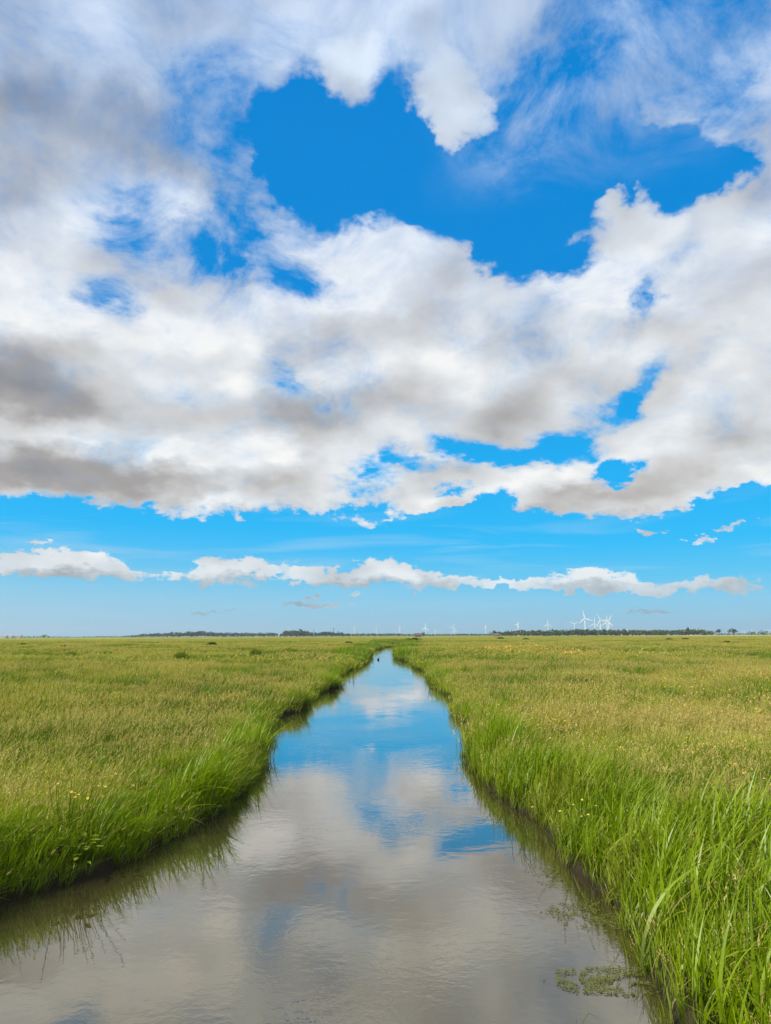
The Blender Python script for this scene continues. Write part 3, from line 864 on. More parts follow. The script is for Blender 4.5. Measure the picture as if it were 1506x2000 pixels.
# bearing (degrees right of straight ahead), hub angle above the horizon (degrees), rotor radius / hub height, first blade angle, facing, label
TURBINES = [
    (6.33, 0.234, 0.62, 0, 10, 'tiny faint turbine just left of the one over the small brick house'),
    (7.90, 0.745, 0.55, -12, 25, 'turbine standing alone left of the small brick house, one blade straight up'),
    (10.40, 0.849, 0.34, 25, -30, 'turbine with a foreshortened rotor above the long woods left end'),
    (12.69, 0.852, 0.47, 0, 0, 'turbine with an evenly upside-down Y of blades, left of the Y-shaped one'),
    (14.67, 0.860, 0.42, 60, 0, 'turbine with its blades set like the letter Y, left of the tallest one'),
    (15.48, 1.297, 0.49, -12, 0, 'tallest turbine of all, the left one of the big cluster'),
    (16.17, 0.875, 0.62, 3, 0, 'turbine with one blade upright between the tallest one and the tight group'),
    (16.60, 1.150, 0.50, -28, 15, 'slim turbine with a blade pointing up left, behind the tight group'),
    (17.09, 0.971, 0.57, 0, 0, 'left turbine of the overlapping pair on the right of the big cluster'),
    (17.22, 1.074, 0.51, 28, 0, 'right turbine of the overlapping pair, blade pointing up right'),
    (18.56, 0.385, 0.51, 10, 10, 'tiny pale turbine over the long wood, right of the big cluster'),
    (19.72, 0.377, 0.52, 0, 20, 'tiny pale turbine over the middle of the long wood'),
    (20.99, 0.331, 0.62, -35, 0, 'tiny pale turbine over the right half of the long wood, blade pointing up left'),
    (23.23, 0.342, 0.62, 58, 0, 'white turbine with Y-set blades in the gap ending the long wood'),
    (23.69, 0.276, 0.62, 0, 0, 'pale turbine with an upright blade between the two last dark trees'),
    (25.53, 0.319, 0.62, -22, 0, 'white turbine at the left of the group by the right edge, blade pointing up left'),
    (25.86, 0.262, 0.62, -6, 0, 'second white turbine from the left in the group by the right edge'),
    (26.26, 0.188, 0.62, 35, 0, 'smaller white turbine in the middle of the group by the right edge'),
    (26.44, 0.222, 0.62, 5, 0, 'white turbine right beside the smaller one in the group by the right edge'),
    (26.92, 0.280, 0.62, 0, 0, 'white turbine standing apart between the two groups at the right edge'),
    (27.76, 0.214, 0.62, -30, 0, 'leftmost of the three crowded turbines at the right edge'),
    (27.90, 0.266, 0.62, 20, 0, 'middle one of the three crowded turbines at the right edge'),
    (28.02, 0.248, 0.62, 50, 0, 'turbine cut by the right edge of the photo'),
    (-2.49, 0.628, 0.62, 3, 20, 'faint turbine farthest left, beyond the dark hedge-like wood'),
    (-0.77, 0.622, 0.56, 18, 25, 'faint turbine straight above the end of the ditch'),
    (1.11, 0.699, 0.53, -30, 20, 'turbine right of the ditch end, blade pointing up left'),
    (3.14, 0.629, 0.62, 5, -25, 'turbine above the round tree by the russet farmhouse'),
    (3.95, 0.405, 0.62, -45, 0, 'low white turbine right of the russet farmhouse'),
    (5.33, 0.679, 0.58, 20, 0, 'larger turbine of the close pair between the two houses'),
    (5.53, 0.398, 0.62, -10, 0, 'small turbine almost hidden behind the larger one of the close pair'),
]
proto = None
for i, (az, ha, ratio, ang, yaw, label) in enumerate(TURBINES):
    dist = 70 / math.tan(R(ha))
    k = 1.0
    if dist > 3700: k = 3700 / dist; dist = 3700
    if proto is None: proto = make_turbine(); t = proto
    else: t = copy_tree(proto)
    t.location = (dist * math.sin(R(az)), dist * math.cos(R(az)), 0)
    t.rotation_euler = (0, 0, R(yaw - az))
    t.scale = (k * 1.0,) * 3
    bl = [c for c in bpy.data.objects if c.parent == t and c.name.startswith('blade')]
    for j, c in enumerate(bl):
        c.rotation_euler = (0, R(ang + 120 * j), 0)
        c.scale = (1.5 if k < 0.6 else 1.15, 1.15, 70 * ratio / 33)
    tag(t, label, 'wind turbine', 'wind turbines along the horizon')

# ------------------------------------------------------------------ masts
def mast(az, dist, h, label, arms):
    t = empty('radio_mast', (dist * math.sin(R(az)), dist * math.cos(R(az)), 0))
    m = MB()
    w0, w1 = h * 0.035, h * 0.012
    for sx in (-1, 1):
        for sy in (-1, 1):
            m.tube([(sx * w0, sy * w0, -0.5), (sx * w1, sy * w1, h)], [0.28, 0.2], 6)
    n = 9
    for i in range(n):
        a, b = i / n, (i + 1) / n
        wa, wb = w0 + (w1 - w0) * a, w0 + (w1 - w0) * b
        for sy in (-1, 1):
            m.tube([(-wa, sy * wa, a * h), (wb, sy * wb, b * h)], [0.16, 0.16], 5)
            m.tube([(wa, sy * wa, a * h), (-wb, sy * wb, b * h)], [0.16, 0.16], 5)
    m.build('lattice', M_STEEL, t)
    m = MB()
    for z, w in arms:
        m = MB(); m.tube([(-w, 0, z * h), (w, 0, z * h)], [0.35, 0.35], 6)
        m.build('antenna_arm', M_STEEL, t)
    m = MB(); m.tube([(0, 0, h), (0, 0, h * 1.12)], [0.22, 0.1], 6); m.build('spike', M_STEEL, t)
    tag(t, label, 'mast', 'thin masts above the wooded skyline')
mast(-7.2, 2900, 26, 'short thin mast rising above the wooded rise left of the ditch', [(0.97, 3.0)])
mast(-5.73, 2900, 30, 'thin mast with a small crossbar, between the wooded rise and the tall dark mast', [(0.95, 2.4), (0.7, 1.5)])
mast(-4.16, 2500, 30, 'tallest and darkest mast, just left of where the turbines begin', [(0.96, 2.0), (0.82, 2.6), (0.6, 1.4)])

# ------------------------------------------------------------------ trees, woods, shrubs
def leaf_mat(name, a, b):
    def f(N):
        r = attr(N, 'rnd')
        c = N.mix(r, a, b)
        df = N.new('ShaderNodeBsdfDiffuse'); N.l.new(c, df.inputs[0])
        tr = N.new('ShaderNodeBsdfTranslucent'); N.l.new(c, tr.inputs[0])
        m = N.new('ShaderNodeMixShader'); m.inputs[0].default_value = 0.25
        N.l.new(df.outputs[0], m.inputs[1]); N.l.new(tr.outputs[0], m.inputs[2])
        return m.outputs[0]
    return material(name, f)
M_LEAF_D = leaf_mat('dark_leaves', (0.030, 0.055, 0.016), (0.075, 0.11, 0.026))
M_LEAF = leaf_mat('tree_leaves', (0.055, 0.095, 0.02), (0.14, 0.18, 0.04))
M_LEAF_L = leaf_mat('light_leaves', (0.15, 0.21, 0.015), (0.28, 0.33, 0.04))
M_LEAF_R = leaf_mat('ruddy_leaves', (0.13, 0.105, 0.035), (0.22, 0.17, 0.06))
M_BARK = simple('bark', (0.07, 0.055, 0.04), 0.9, 0.1, 0.3, 2.0)

def leaf_cloud(centres, size, seed):
    """small tilted leaf-spray faces round the given points"""
    rng = np.random.default_rng(seed)
    c = np.asarray(centres, float)
    n = len(c)
    a = rng.normal(size=(n, 3)); a /= np.linalg.norm(a, axis=1)[:, None]
    b = np.cross(a, rng.normal(size=(n, 3))); b /= np.linalg.norm(b, axis=1)[:, None]
    s = (size * (0.5 + rng.random(n)))[:, None]
    v = np.stack([c - a * s, c + b * s * .6, c + a * s, c - b * s * .6], 1).reshape(-1, 3)
    f = np.arange(4 * n).reshape(-1, 4)
    return v, f, np.repeat(rng.random(n), 4)

def leaf_obj(name, parts, mats, parent=None, loc=None):
    V, F, RN, MI = [], [], [], []
    k = 0
    for (v, f, r), mi in parts:
        V.append(v); F.append(f + k); RN.append(r); MI.append(np.full(len(f), mi)); k += len(v)
    V, F, RN, MI = np.concatenate(V), np.concatenate(F), np.concatenate(RN), np.concatenate(MI)
    me = bpy.data.meshes.new(name)
    me.vertices.add(len(V)); me.vertices.foreach_set('co', V.astype(np.float32).ravel())
    me.loops.add(F.size); me.loops.foreach_set('vertex_index', F.ravel())
    me.polygons.add(len(F)); me.polygons.foreach_set('loop_start', np.arange(len(F)) * 4)
    me.polygons.foreach_set('loop_total', np.full(len(F), 4))
    me.update()
    for m in mats: me.materials.append(m)
    me.polygons.foreach_set('material_index', MI.astype(np.int32))
    at = me.attributes.new('rnd', 'FLOAT', 'POINT'); at.data.foreach_set('value', RN.astype(np.float32))
    o = bpy.data.objects.new(name, me); COL.objects.link(o)
    if parent: o.parent = parent
    if loc is not None: o.location = loc
    return o

def crown_points(rng, n, w, h, z0, lumps=7, narrow=1.0):
    """points in several overlapping lumps, denser outside, so that the outline is uneven"""
    P = []
    for i in range(lumps):
        t = rng.random()
        cx, cy = rng.normal(size=2) * w * 0.22 * narrow
        cz = z0 + h * (0.3 + 0.45 * t)
        rr = w * (0.20 + 0.14 * rng.random())
        m = n // lumps
        d = rng.normal(size=(m, 3)); d /= np.linalg.norm(d, axis=1)[:, None]
        r = rr * (0.55 + 0.5 * rng.random(m))[:, None]
        P.append(np.array([cx, cy, cz]) + d * r * np.array([1, 1, h / w * 0.85]))
    P = np.concatenate(P)
    P[:, 2] = np.maximum(P[:, 2], z0 + 0.1)
    return P

def far_wood(name, az0, az1, dist, prof, mats, label, seed, step=6.0, rows=4, leaf=1.1):
    """a distant belt of trees that reads as one mass; prof: (share of its length, height in metres)"""
    rng = np.random.default_rng(seed)
    parts = []
    L = dist * R(az1 - az0)
    n = int(L / step)
    for row in range(rows):
        for i in range(n):
            u = (i + rng.random()) / n
            az = R(az0 + (az1 - az0) * u)
            dd = dist + row * 14 + rng.normal() * 4
            H = 1.35 * np.interp(u, [p[0] for p in prof], [p[1] for p in prof]) * (0.78 + 0.36 * rng.random())
            w = H * (0.55 + 0.4 * rng.random())
            P = crown_points(rng, 42, w, H, 0.2, 4)
            P = P + np.array([dd * math.sin(az), dd * math.cos(az), 0.0])
            parts.append((leaf_cloud(P, H * 0.12 * leaf, rng.integers(1 << 30)), rng.integers(0, len(mats))))
    o = leaf_obj(name, parts, mats)
    tag(o, label, 'wood', kind='stuff')

far_wood('wood', 9.05, 24.4, 1750, [(0, 6), (.03, 10), (.1, 10.5), (.45, 11.5), (.75, 10.5), (.93, 10.5), (1, 8)], [M_LEAF, M_LEAF_R, M_LEAF, M_LEAF_D], 'long level belt of green and russet woodland under the turbines on the right', 1, rows=5)
far_wood('wood', -20.5, -8.6, 2600, [(0, 3), (.12, 7), (.2, 11), (.42, 14), (.5, 16), (.62, 12), (1, 11)], [M_LEAF_D, M_LEAF_D, M_LEAF], 'dark blue-green wood on the left part of the skyline', 2, step=8)
far_wood('wood', -8.4, -5.8, 2300, [(0, 6), (.2, 14), (.5, 17), (.8, 15), (1, 11)], [M_LEAF_D, M_LEAF], 'small dark domed wood rising behind the ditch on the left', 3, rows=5)
far_wood('wood', -5.7, -2.9, 2400, [(0, 10), (.3, 13), (.7, 11), (1, 8)], [M_LEAF_D, M_LEAF_D, M_LEAF], 'dark hedge-like wood around the tallest mast', 4)
far_wood('wood', -3.0, 9.0, 2700, [(0, 9), (.3, 8), (.5, 6), (.75, 7), (1, 6)], [M_LEAF, M_LEAF, M_LEAF_L, M_LEAF_D], 'low thin tree line straight ahead beyond the end of the ditch', 5)
far_wood('wood', -31.5, -20.5, 2600, [(0, 3), (.4, 3), (.5, 5), (.75, 3), (1, 5)], [M_LEAF_D, M_LEAF], 'faint low tree line at the far left of the skyline', 6, step=9, rows=3)
far_wood('wood', 24.6, 33.0, 2600, [(0, 5), (.3, 5), (.5, 6), (.8, 5), (1, 5)], [M_LEAF_D, M_LEAF], 'faint low tree line at the far right of the skyline', 7, step=9, rows=3)

def tree(az, dist, h, w, mats, label, seed, lumps=8, n=420, narrow=1.0, group=None, name='tree'):
    h, w = h * 1.2, w * 1.15
    rng = np.random.default_rng(seed)
    t = empty(name, (dist * math.sin(R(az)), dist * math.cos(R(az)), 0.4))
    P = crown_points(rng, n, w, h * 0.92, h * 0.08, lumps, narrow)
    leaf_obj('crown', [(leaf_cloud(P, h * 0.055, seed + 50), i % len(mats)) for i, P in enumerate(np.array_split(P, lumps))], mats, t)
    m = MB(); m.tube([(0, 0, -0.5), (0.05 * w, 0, h * 0.3), (0, 0.03 * w, h * 0.7)], [h * 0.035, h * 0.025, h * 0.008], 7)
    for k in range(4):
        a = k * 1.7; m.tube([(0.02 * w, 0, h * (0.25 + .08 * k)), (math.cos(a) * w * .28, math.sin(a) * w * .28, h * (0.5 + .08 * k))], [h * .014, h * .004], 5)
    m.build('trunk', M_BARK, t)
    tag(t, label, 'tree', group)
G = 'single trees on the skyline'
tree(2.95, 1480, 8.5, 9, [M_LEAF_D, M_LEAF], 'round dark green tree just right of the russet farmhouse ahead', 11, group=G)
tree(8.55, 1620, 12, 11, [M_LEAF_D], 'dark rounded tree standing over the small brick house', 12, group=G)
tree(8.95, 1640, 10.5, 10, [M_LEAF_D, M_LEAF], 'dark tree touching the left end of the long wood', 13, group=G)
tree(14.85, 1700, 15, 14, [M_LEAF_D], 'dark domed tree standing out above the middle of the long wood', 14, group=G)
tree(22.75, 1700, 16, 6, [M_LEAF_D, M_LEAF], 'narrow pointed tree at the right end of the long wood', 15, narrow=.5, group=G)
tree(24.8, 1680, 12.5, 12, [M_LEAF_D, M_LEAF], 'broad dark tree just beyond the gap at the end of the long wood', 16, group=G)
tree(25.75, 1680, 13.5, 13, [M_LEAF_D], 'last dark round tree to the right of the long wood', 17, group=G)
tree(-27.0, 2000, 8, 11, [M_LEAF, M_LEAF_L], 'green tree beside the pale sheds at the left edge', 18, group=G)
tree(-25.35, 2000, 8.5, 13, [M_LEAF, M_LEAF_L], 'lone rounded green tree right of the pale sheds', 19, group=G)
tree(26.9, 1500, 8, 13, [M_LEAF_L, M_LEAF], 'light green bushy tree left among the turbines at the right edge', 20, group=G)
tree(27.65, 1520, 9, 12, [M_LEAF, M_LEAF_D], 'mid green bushy tree between two lighter ones at the right edge', 21, group=G)
tree(28.4, 1500, 8.5, 14, [M_LEAF_L, M_LEAF], 'light green bushy tree nearest the right edge', 22, group=G)

# ------------------------------------------------------------------ buildings far off
M_BRICK = simple('brick', (0.17, 0.10, 0.07), 0.9, 0.1, 0.2, 1.5)
M_TILE = simple('roof_tiles', (0.20, 0.105, 0.07), 0.85, 0.15, 0.2, 1.0)
M_PALE = simple('pale_render', (0.62, 0.60, 0.54), 0.85, 0.2, 0.08, 1.0)
M_GREYROOF = simple('grey_roof', (0.34, 0.33, 0.31), 0.7, 0.2, 0.1, 1.0)
M_GLASS = simple('window_glass', (0.02, 0.025, 0.03), 0.1, 0.6, 0.0, 1.0)
M_TRIM = simple('white_trim', (0.7, 0.7, 0.66), 0.6, 0.3, 0.05, 1.0)
def house(name, az, dist, w, dp, hw, hr, wall, roof, nwin, label, yaw=0, chimney=True, cat='house', group=None):
    t = empty(name, (dist * math.sin(R(az)), dist * math.cos(R(az)), 0.45), R(yaw))
    m = MB(); m.box(-w / 2, w / 2, -dp / 2, dp / 2, -0.4, hw)
    m.add([(-w / 2, -dp / 2, hw), (-w / 2, dp / 2, hw), (-w / 2, 0, hw + hr), (w / 2, -dp / 2, hw), (w / 2, dp / 2, hw), (w / 2, 0, hw + hr)], [(0, 2, 1), (3, 4, 5)])
    m.build('wall', wall, t)
    m = MB()
    e, th = 0.4, 0.18
    for s in (-1, 1):
        y1, z1 = s * (dp / 2 + e), hw - e * hr / (dp / 2) + 0.02
        a = [(-w / 2 - e, y1, z1), (w / 2 + e, y1, z1), (w / 2 + e, 0, hw + hr + 0.02), (-w / 2 - e, 0, hw + hr + 0.02)]
        b = [(x, y, z + th) for x, y, z in a]
        m.add(a + b, [(0, 1, 2, 3), (4, 7, 6, 5), (0, 4, 5, 1), (3, 2, 6, 7), (0, 3, 7, 4), (1, 5, 6, 2)])
    r = m.build('roof', roof, t)
    if chimney:
        m = MB(); m.box(w * .22, w * .22 + .8, -.4, .4, hw + hr * .5, hw + hr + 1.0); m.build('chimney', wall, r)
    for i in range(nwin):
        x = -w / 2 + w * (i + .7) / (nwin + .4)
        m = MB(); m.box(x - .6, x + .6, -dp / 2 - .06, -dp / 2 - .003, hw * .35, hw * .8)
        f = m.build('window', M_TRIM, t)
        m = MB(); m.box(x - .48, x + .48, -dp / 2 - .09, -dp / 2 - .063, hw * .39, hw * .76); m.build('pane', M_GLASS, f)
    m = MB(); m.box(w / 2 - 1.9, w / 2 - .9, -dp / 2 - .07, -dp / 2 - .003, 0, min(2.1, hw * .85)); m.build('door', M_STEEL, t)
    tag(t, label, cat, group)
house('farmhouse', 2.5, 1440, 12, 8, 3.0, 4.0, M_BRICK, M_TILE, 3, 'russet farmhouse with a tiled roof left of a round tree, straight ahead', 18)
house('brick_house', 8.72, 1600, 10, 8, 3.0, 3.4, M_BRICK, M_TILE, 3, 'small brick house under dark trees at the left end of the long wood', -12)
GS = 'pale sheds at the left edge of the skyline'
house('farm_shed', -28.0, 1950, 20, 14, 4, 3, M_PALE, M_GREYROOF, 4, 'pale shed cut by the left edge of the photo', 6, False, 'shed', GS)
house('farm_shed', -27.55, 1950, 14, 14, 4, 3, M_PALE, M_GREYROOF, 3, 'smallest pale shed, in the middle of the three', -4, False, 'shed', GS)
house('farm_shed', -27.15, 1960, 24, 14, 5, 3.5, M_PALE, M_GREYROOF, 5, 'longest pale shed, beside a green tree', 8, False, 'shed', GS)

# ------------------------------------------------------------------ dark rush clumps standing in the meadows
def rush(x, y, w, h, mats, label, seed, name='rush_clump', cat='rush clump', n=260):
    rng = np.random.default_rng(seed)
    w *= 0.8
    _, z = land(x, y)
    z = float(z)
    V, F, RN = [], [], []
    for i in range(n):
        a, q = rng.random() * 2 * PI, math.sqrt(rng.random())
        bx, by = math.cos(a) * q * w * .5, math.sin(a) * q * w * .4
        hh = h * (0.55 + 0.45 * rng.random()) * (1 - 0.45 * q * q)
        lx, ly = math.cos(a) * q * .4 * hh + rng.normal() * .1 * hh + .15 * hh, math.sin(a) * q * .4 * hh + rng.normal() * .1 * hh
        wd = max(0.008, 0.0009 * y)
        th = rng.random() * PI
        sx, sy = math.cos(th) * wd, math.sin(th) * wd
        k = len(V)
        V += [(bx - sx, by - sy, 0), (bx + sx, by + sy, 0), (bx + lx * .4 + sx, by + ly * .4 + sy, hh * .6), (bx + lx * .4 - sx, by + ly * .4 - sy, hh * .6),
              (bx + lx + sx * .15, by + ly, hh), (bx + lx - sx * .15, by + ly, hh)]
        F += [(k, k + 1, k + 2, k + 3), (k + 3, k + 2, k + 4, k + 5)]
        RN += [rng.random()] * 6
    me_v, me_f = np.array(V), np.array(F)
    # keep blade colour per blade
    RN = np.array(RN)
    o = leaf_obj(name, [((me_v, me_f, RN), 0)], mats, loc=(x, y, z - 0.03))
    tag(o, label, cat, 'dark clumps in the meadows')
rush(-23.8, 84, 1.7, 1.35, [M_LEAF_L], 'upright green rush clump standing alone in the left meadow', 31)
rush(-20.7, 45.5, 1.9, 0.95, [M_LEAF_L], 'nearest green tussock, in the left meadow by the photo edge', 32)
rush(-14.8, 110, 2.6, 1.2, [M_LEAF_L, ], 'light green rush clump left of the far reeds', 33)
rush(-17.0, 94, 1.6, 1.5, [M_LEAF_L], 'thin tall green clump between the far reeds and the lone rush clump', 34)
rush(-48.2, 199, 3.2, 1.6, [M_LEAF_D], 'small very dark clump far out in the left meadow', 35)
rush(-85.8, 192, 3.4, 1.2, [M_LEAF_D], 'flat dark clump near the left end of the skyline', 36)
rush(-119, 237, 5.0, 1.2, [M_LEAF_D], 'wide flat dark clump nearest the left edge', 37)
rush(-12.1, 231, 3.0, 1.6, [M_LEAF_D], 'dark clump behind the reeds left of the ditch end', 38)
rush(76, 480, 5.5, 1.8, [M_LEAF_D], 'dark clump below the small brick house', 39)
rush(78.4, 405, 4.2, 1.4, [M_LEAF_D], 'dark low clump below the left part of the long wood', 40)
rush(137.8, 352, 4.0, 1.4, [M_LEAF_D], 'dark clump in the right meadow below the middle of the pale field', 41)
rush(150.9, 364, 4.0, 1.5, [M_LEAF_D], 'dark clump in the right meadow below the narrow pointed tree', 42)
rush(102.9, 219, 5.0, 1.3, [M_LEAF_D], 'dark patch of rushes near the right edge, left of a wider one', 43)
rush(95.5, 196, 7.5, 1.1, [M_LEAF_D], 'widest dark patch of rushes near the right edge', 44)
rush(10.3, 337, 3.0, 1.8, [M_LEAF_D], 'dark clump right of the far end of the ditch', 45)
rush(13.4, 342, 3.4, 2.2, [M_LEAF_D], 'darker taller clump furthest right of the ditch end', 46)
rush(5.1, 26.6, 2.9, 0.62, [M_LEAF], 'dark leafy patch of weeds on the right bank beside the blue water', 47, 'weed_patch', 'weeds', 420)

# ------------------------------------------------------------------ flowers
M_PETAL = leaf_mat('orange_petals', (0.70, 0.40, 0.07), (0.78, 0.56, 0.15))
M_PETAL_Y = leaf_mat('yellow_petals', (0.85, 0.55, 0.09), (0.85, 0.64, 0.18))
M_STEM = leaf_mat('flower_stems', (0.10, 0.16, 0.015), (0.16, 0.22, 0.03))
def blossom(rng, c, r):
    """a small cupped flower: six petals round a centre"""
    v, f = [], []
    tilt = rng.normal(size=2) * 0.35
    for k in range(6):
        a = 2 * PI * k / 6 + rng.random() * .3
        pts = [(0, 0, 0), (r * .6, -r * .32, r * .22), (r * 1.05, 0, r * .30), (r * .6, r * .32, r * .22)]
        i = len(v)
        for (px, py, pz) in pts:
            X = px * math.cos(a) - py * math.sin(a); Y = px * math.sin(a) + py * math.cos(a)
            v.append((c[0] + X, c[1] + Y, c[2] + pz + X * tilt[0] + Y * tilt[1]))
        f.append((i, i + 1, i + 2, i + 3))
    return np.array(v), np.array(f), np.full(len(v), rng.random())

def flowers(x0, x1, y0, y1, n, r, hgt, seed, label, mat=M_PETAL, clump=0.55):
    rng = np.random.default_rng(seed)
    parts = []
    tries = 0
    while len(parts) < n and tries < n * 60:
        tries += 1
        x, y = x0 + (x1 - x0) * rng.random(), y0 + (y1 - y0) * rng.random()
        d, z = land(x, y)
        if d < 0.5 or float(vnoise(x / 0.9, y / 1.3, 91)) * .5 + .5 * float(vnoise(x / 3.0, y / 4.0, 92)) < clump: continue
        c = (x, y, float(z) + hgt * (0.85 + .3 * rng.random()))
        parts.append((blossom(rng, c, r * (.7 + .6 * rng.random())), 0))
    if parts:
        o = leaf_obj('wildflowers', parts, [mat])
        tag(o, label, 'flowers', kind='stuff')
flowers(3.5, 6.5, 15.5, 22, 300, 0.019, 0.68, 1, 'orange flowers dotted over the right bank where the water turns blue')
flowers(6.0, 14, 11.5, 20, 1000, 0.019, 0.70, 2, 'orange flowers scattered in a broad band across the near right meadow')
flowers(9.0, 26, 20, 42, 1000, 0.028, 0.75, 3, 'yellowish flowers thinly scattered further back in the right meadow')
flowers(14.5, 25.5, 80, 112, 1100, 0.075, 0.92, 4, 'orange drift of flowers on the low ridge of the right meadow', clump=.50)
flowers(-14, -4, 12, 26, 50, 0.018, 0.48, 5, 'few pale yellow flowers in the left meadow', mat=M_PETAL_Y, clump=.5)

def flower_plant(x, y, n, spread, h, mat, label, seed):
    rng = np.random.default_rng(seed)
    _, z = land(x, y)
    t = empty('flowering_plant', (x, y, float(z)))
    st = MB(); heads = []
    for i in range(n):
        dx, dy = rng.normal(size=2) * spread
        top = (dx + .1, dy, h * (.75 + .35 * rng.random()))
        st.tube([(dx * .3, dy * .3, 0), (dx * .7, dy * .7, top[2] * .55), top], [.006, .005, .003], 5, False)
        heads.append(top)
    v = np.array(st.v)
    mesh_obj('stems', st.v, st.f, M_STEM, t)
    for c in heads:
        leaf_obj('flower_head', [(blossom(rng, c, 0.023), 0)], [mat], t)
    tag(t, label, 'flowers')
flower_plant(-4.75, 11.7, 22, 0.28, 0.95, M_PETAL_Y, 'yellow flowers clustered on tall stems among the near left reeds', 61)
flower_plant(2.95, 11.9, 9, 0.45, 0.72, M_PETAL_Y, 'small loose group of yellow flowers on the near right bank', 62)

# broad leaves low on the left bank
def broadleaf(x, y, label, seed, n=34):
    rng = np.random.default_rng(seed)
    _, z = land(x, y)
    t = empty('broadleaf_plant', (x, y, float(z)))
    m = MB(); V, F, RN = [], [], []
    for i in range(n):
        a = rng.random() * 2 * PI; q = .32 * math.sqrt(rng.random()); hh = .08 + .3 * rng.random()
        c = Vector((math.cos(a) * q, math.sin(a) * q, hh))
        m.tube([(c.x * .2, c.y * .2, 0), (c.x * .6, c.y * .6, hh * .8), tuple(c)], [.005, .004, .003], 5, False)
        L, W = .05 + .05 * rng.random(), .028 + .02 * rng.random()
        d = Vector((math.cos(a), math.sin(a), .1 + .4 * rng.random())).normalized(); s = d.cross(Vector((0, 0, 1))).normalized()
        k = len(V)
        for u, w_ in ((0, 0.05), (.35, 1), (.7, .75), (1, .04)):
            for sg in (-1, 0, 1):
                p = c + d * L * 2 * u + s * W * w_ * sg + Vector((0, 0, (abs(sg) * .012) - .03 * u * u))
                V.append(tuple(p)); RN.append(i / n)
        for j in range(3):
            for g in range(2):
                b0 = k + j * 3 + g; F.append((b0, b0 + 1, b0 + 4, b0 + 3))
    mesh_obj('stems', m.v, m.f, M_STEM, t)
    leaf_obj('leaves', [((np.array(V), np.array(F), np.array(RN)), 0)], [M_LEAF_L], t)
    tag(t, label, 'plant')
broadleaf(-4.55, 11.25, 'low broad-leaved plant at the waterline of the near left bank', 63)

# ------------------------------------------------------------------ things in the water
def stalks(x, y, n, spread, h, label, seed, w=0.008, name='reed_stems'):
    rng = np.random.default_rng(seed)
    m = MB()
    for i in range(n):
        bx, by = rng.normal(size=2) * spread
        hh = h * (.5 + .5 * rng.random())
        lx = rng.normal() * .18 * hh + .08 * hh
        m.tube([(bx, by, -0.3), (bx + lx * .4, by, hh * .55), (bx + lx, by + rng.normal() * .05, hh)], [w, w * .8, w * .3], 5)
        if rng.random() < .6:
            z0 = hh * .5; m.tube([(bx + lx * .35, by, z0), (bx + lx * .35 + .12 * (1 if rng.random() < .6 else -1), by, z0 + .16), (bx + lx * .35 + .22, by, z0 + .12)], [w * .8, w * .8, w * .1], 4)
    o = mesh_obj(name, m.v, m.f, M_STEM, None, loc=(x, y, 0))
    tag(o, label, 'reeds', 'thin reed stems standing in the water')
stalks(-3.45, 19.6, 7, .10, .75, 'few thin stems in the water off the left bank where the water turns blue', 71)
stalks(-3.1, 62.5, 8, .28, 1.1, 'sparse stems in the water by the notch of the far left bank', 72, .010)
stalks(2.25, 12.6, 8, .14, .4, 'thin dark stems in the shallows of the right bank', 73, .005)
stalks(1.6, 6.75, 1, .01, .32, 'single bare stem poking from the water at the bottom of the photo', 74, .004)

M_WEED = leaf_mat('water_weed', (0.11, 0.13, 0.025), (0.24, 0.25, 0.07))
def weed_mat(x, y, rx, ry, n, label, seed):
    rng = np.random.default_rng(seed)
    V, F, RN = [], [], []
    for i in range(n):
        a, q = rng.random() * 2 * PI, rng.random() ** .65
        px, py = x + math.cos(a) * q * rx, y + math.sin(a) * q * ry
        if vnoise(px / .12, py / .12, 95) * .6 + .4 * vnoise(px / .04, py / .04, 96) < .50: continue
        th = rng.random() * PI; L, W = .006 + .018 * rng.random(), .002 + .004 * rng.random()
        c, s = math.cos(th), math.sin(th); z = .004 + .012 * rng.random()
        k = len(V)
        V += [(px - c * L, py - s * L, z), (px + s * W, py - c * W, z + .004), (px + c * L, py + s * L, z), (px - s * W, py + c * W, z + .002)]
        F.append((k, k + 1, k + 2, k + 3)); RN += [rng.random()] * 4
    o = leaf_obj('pondweed', [((np.array(V), np.array(F), np.array(RN)), 0)], [M_WEED])
    tag(o, label, 'pondweed', kind='stuff')
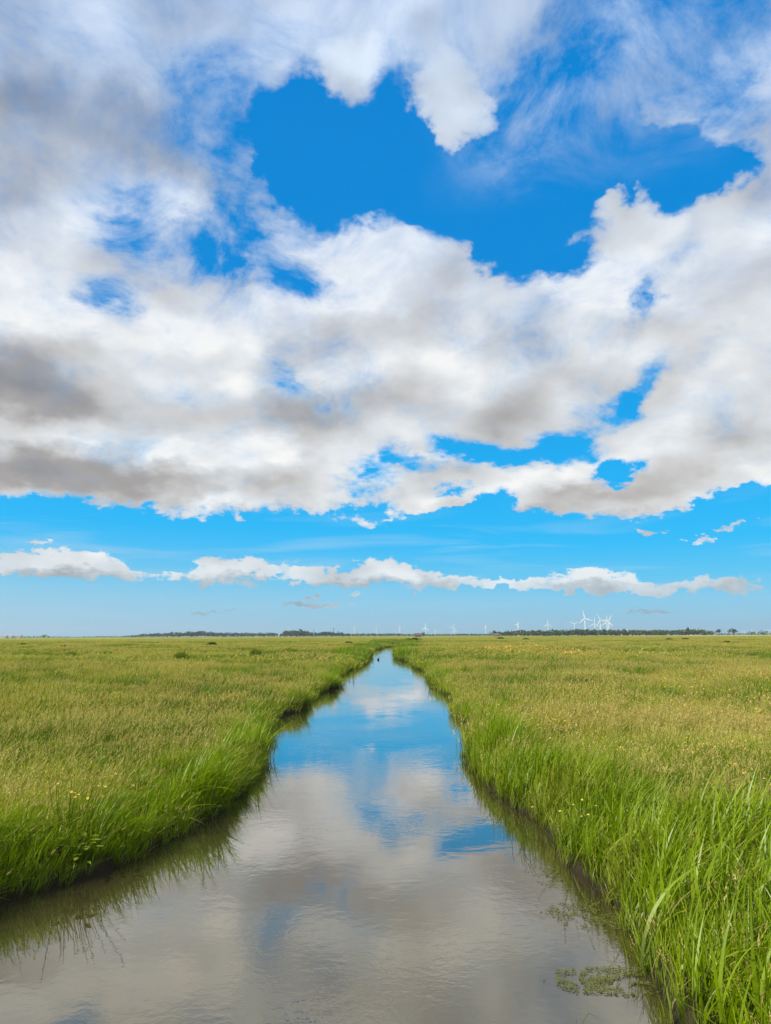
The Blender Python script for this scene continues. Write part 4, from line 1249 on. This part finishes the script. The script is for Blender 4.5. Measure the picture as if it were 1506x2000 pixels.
weed_mat(2.70, 9.75, .75, .5, 4200, 'ragged mat of floating weed against the right bank', 81)
weed_mat(2.35, 8.0, .75, .32, 4200, 'floating weed nearest the camera at the right bank', 82)
weed_mat(2.35, 11.2, .22, .5, 600, 'thin trail of floating weed along the right bank', 83)

# a duck far off on the water
def duck(x, y):
    t = empty('duck', (x, y, 0), R(70))
    body = MB()
    body.tube([(-.36, 0, .16), (-.30, 0, .13), (-.2, 0, .10), (0, 0, .09), (.16, 0, .10), (.24, 0, .14), (.27, 0, .22), (.29, 0, .30), (.33, 0, .34), (.38, 0, .335), (.41, 0, .32)],
              [.01, .05, .10, .135, .12, .075, .045, .045, .06, .045, .02], 12)
    b = body.build('body', simple('duck_feathers', (.06, .05, .04), .8, .2, .3, 20), t, True)
    m = MB(); m.tube([(.40, 0, .32), (.44, 0, .31), (.475, 0, .305)], [.02, .018, .008], 8, flat=.5); m.build('bill', simple('bill', (.35, .25, .08), .5), t, True)
    m = MB()
    for s in (-1, 1): m.tube([(.12, s * .10, .15), (-.08, s * .125, .15), (-.30, s * .05, .17)], [.03, .06, .01], 8, flat=.5)
    m.build('wings', simple('duck_wings', (.10, .08, .06), .8, .2, .3, 20), t, True)
    tag(t, 'small dark duck swimming alone far up the ditch', 'duck')
duck(-1.15, 106)

# ------------------------------------------------------------------ the air: far things fade to pale blue
def b_haze(N):
    v = N.new('ShaderNodeVolumePrincipled')
    v.inputs['Color'].default_value = (0.80, 0.90, 1.0, 1)
    v.inputs['Density'].default_value = 0.000075
    v.inputs['Anisotropy'].default_value = 0.2
    return v.outputs[0]
def build_haze():
    m = bpy.data.materials.new('haze_air')
    m.use_nodes = True
    m.node_tree.nodes.clear()
    N = Nodes(m.node_tree)
    out = N.new('ShaderNodeOutputMaterial')
    N.l.new(b_haze(N), out.inputs['Volume'])
    b = MB(); b.box(-9300, 9300, -200, 9300, -2.2, 125)
    tag(b.build('haze', m), 'thin pale air over the whole marsh', 'haze', kind='stuff')
build_haze()
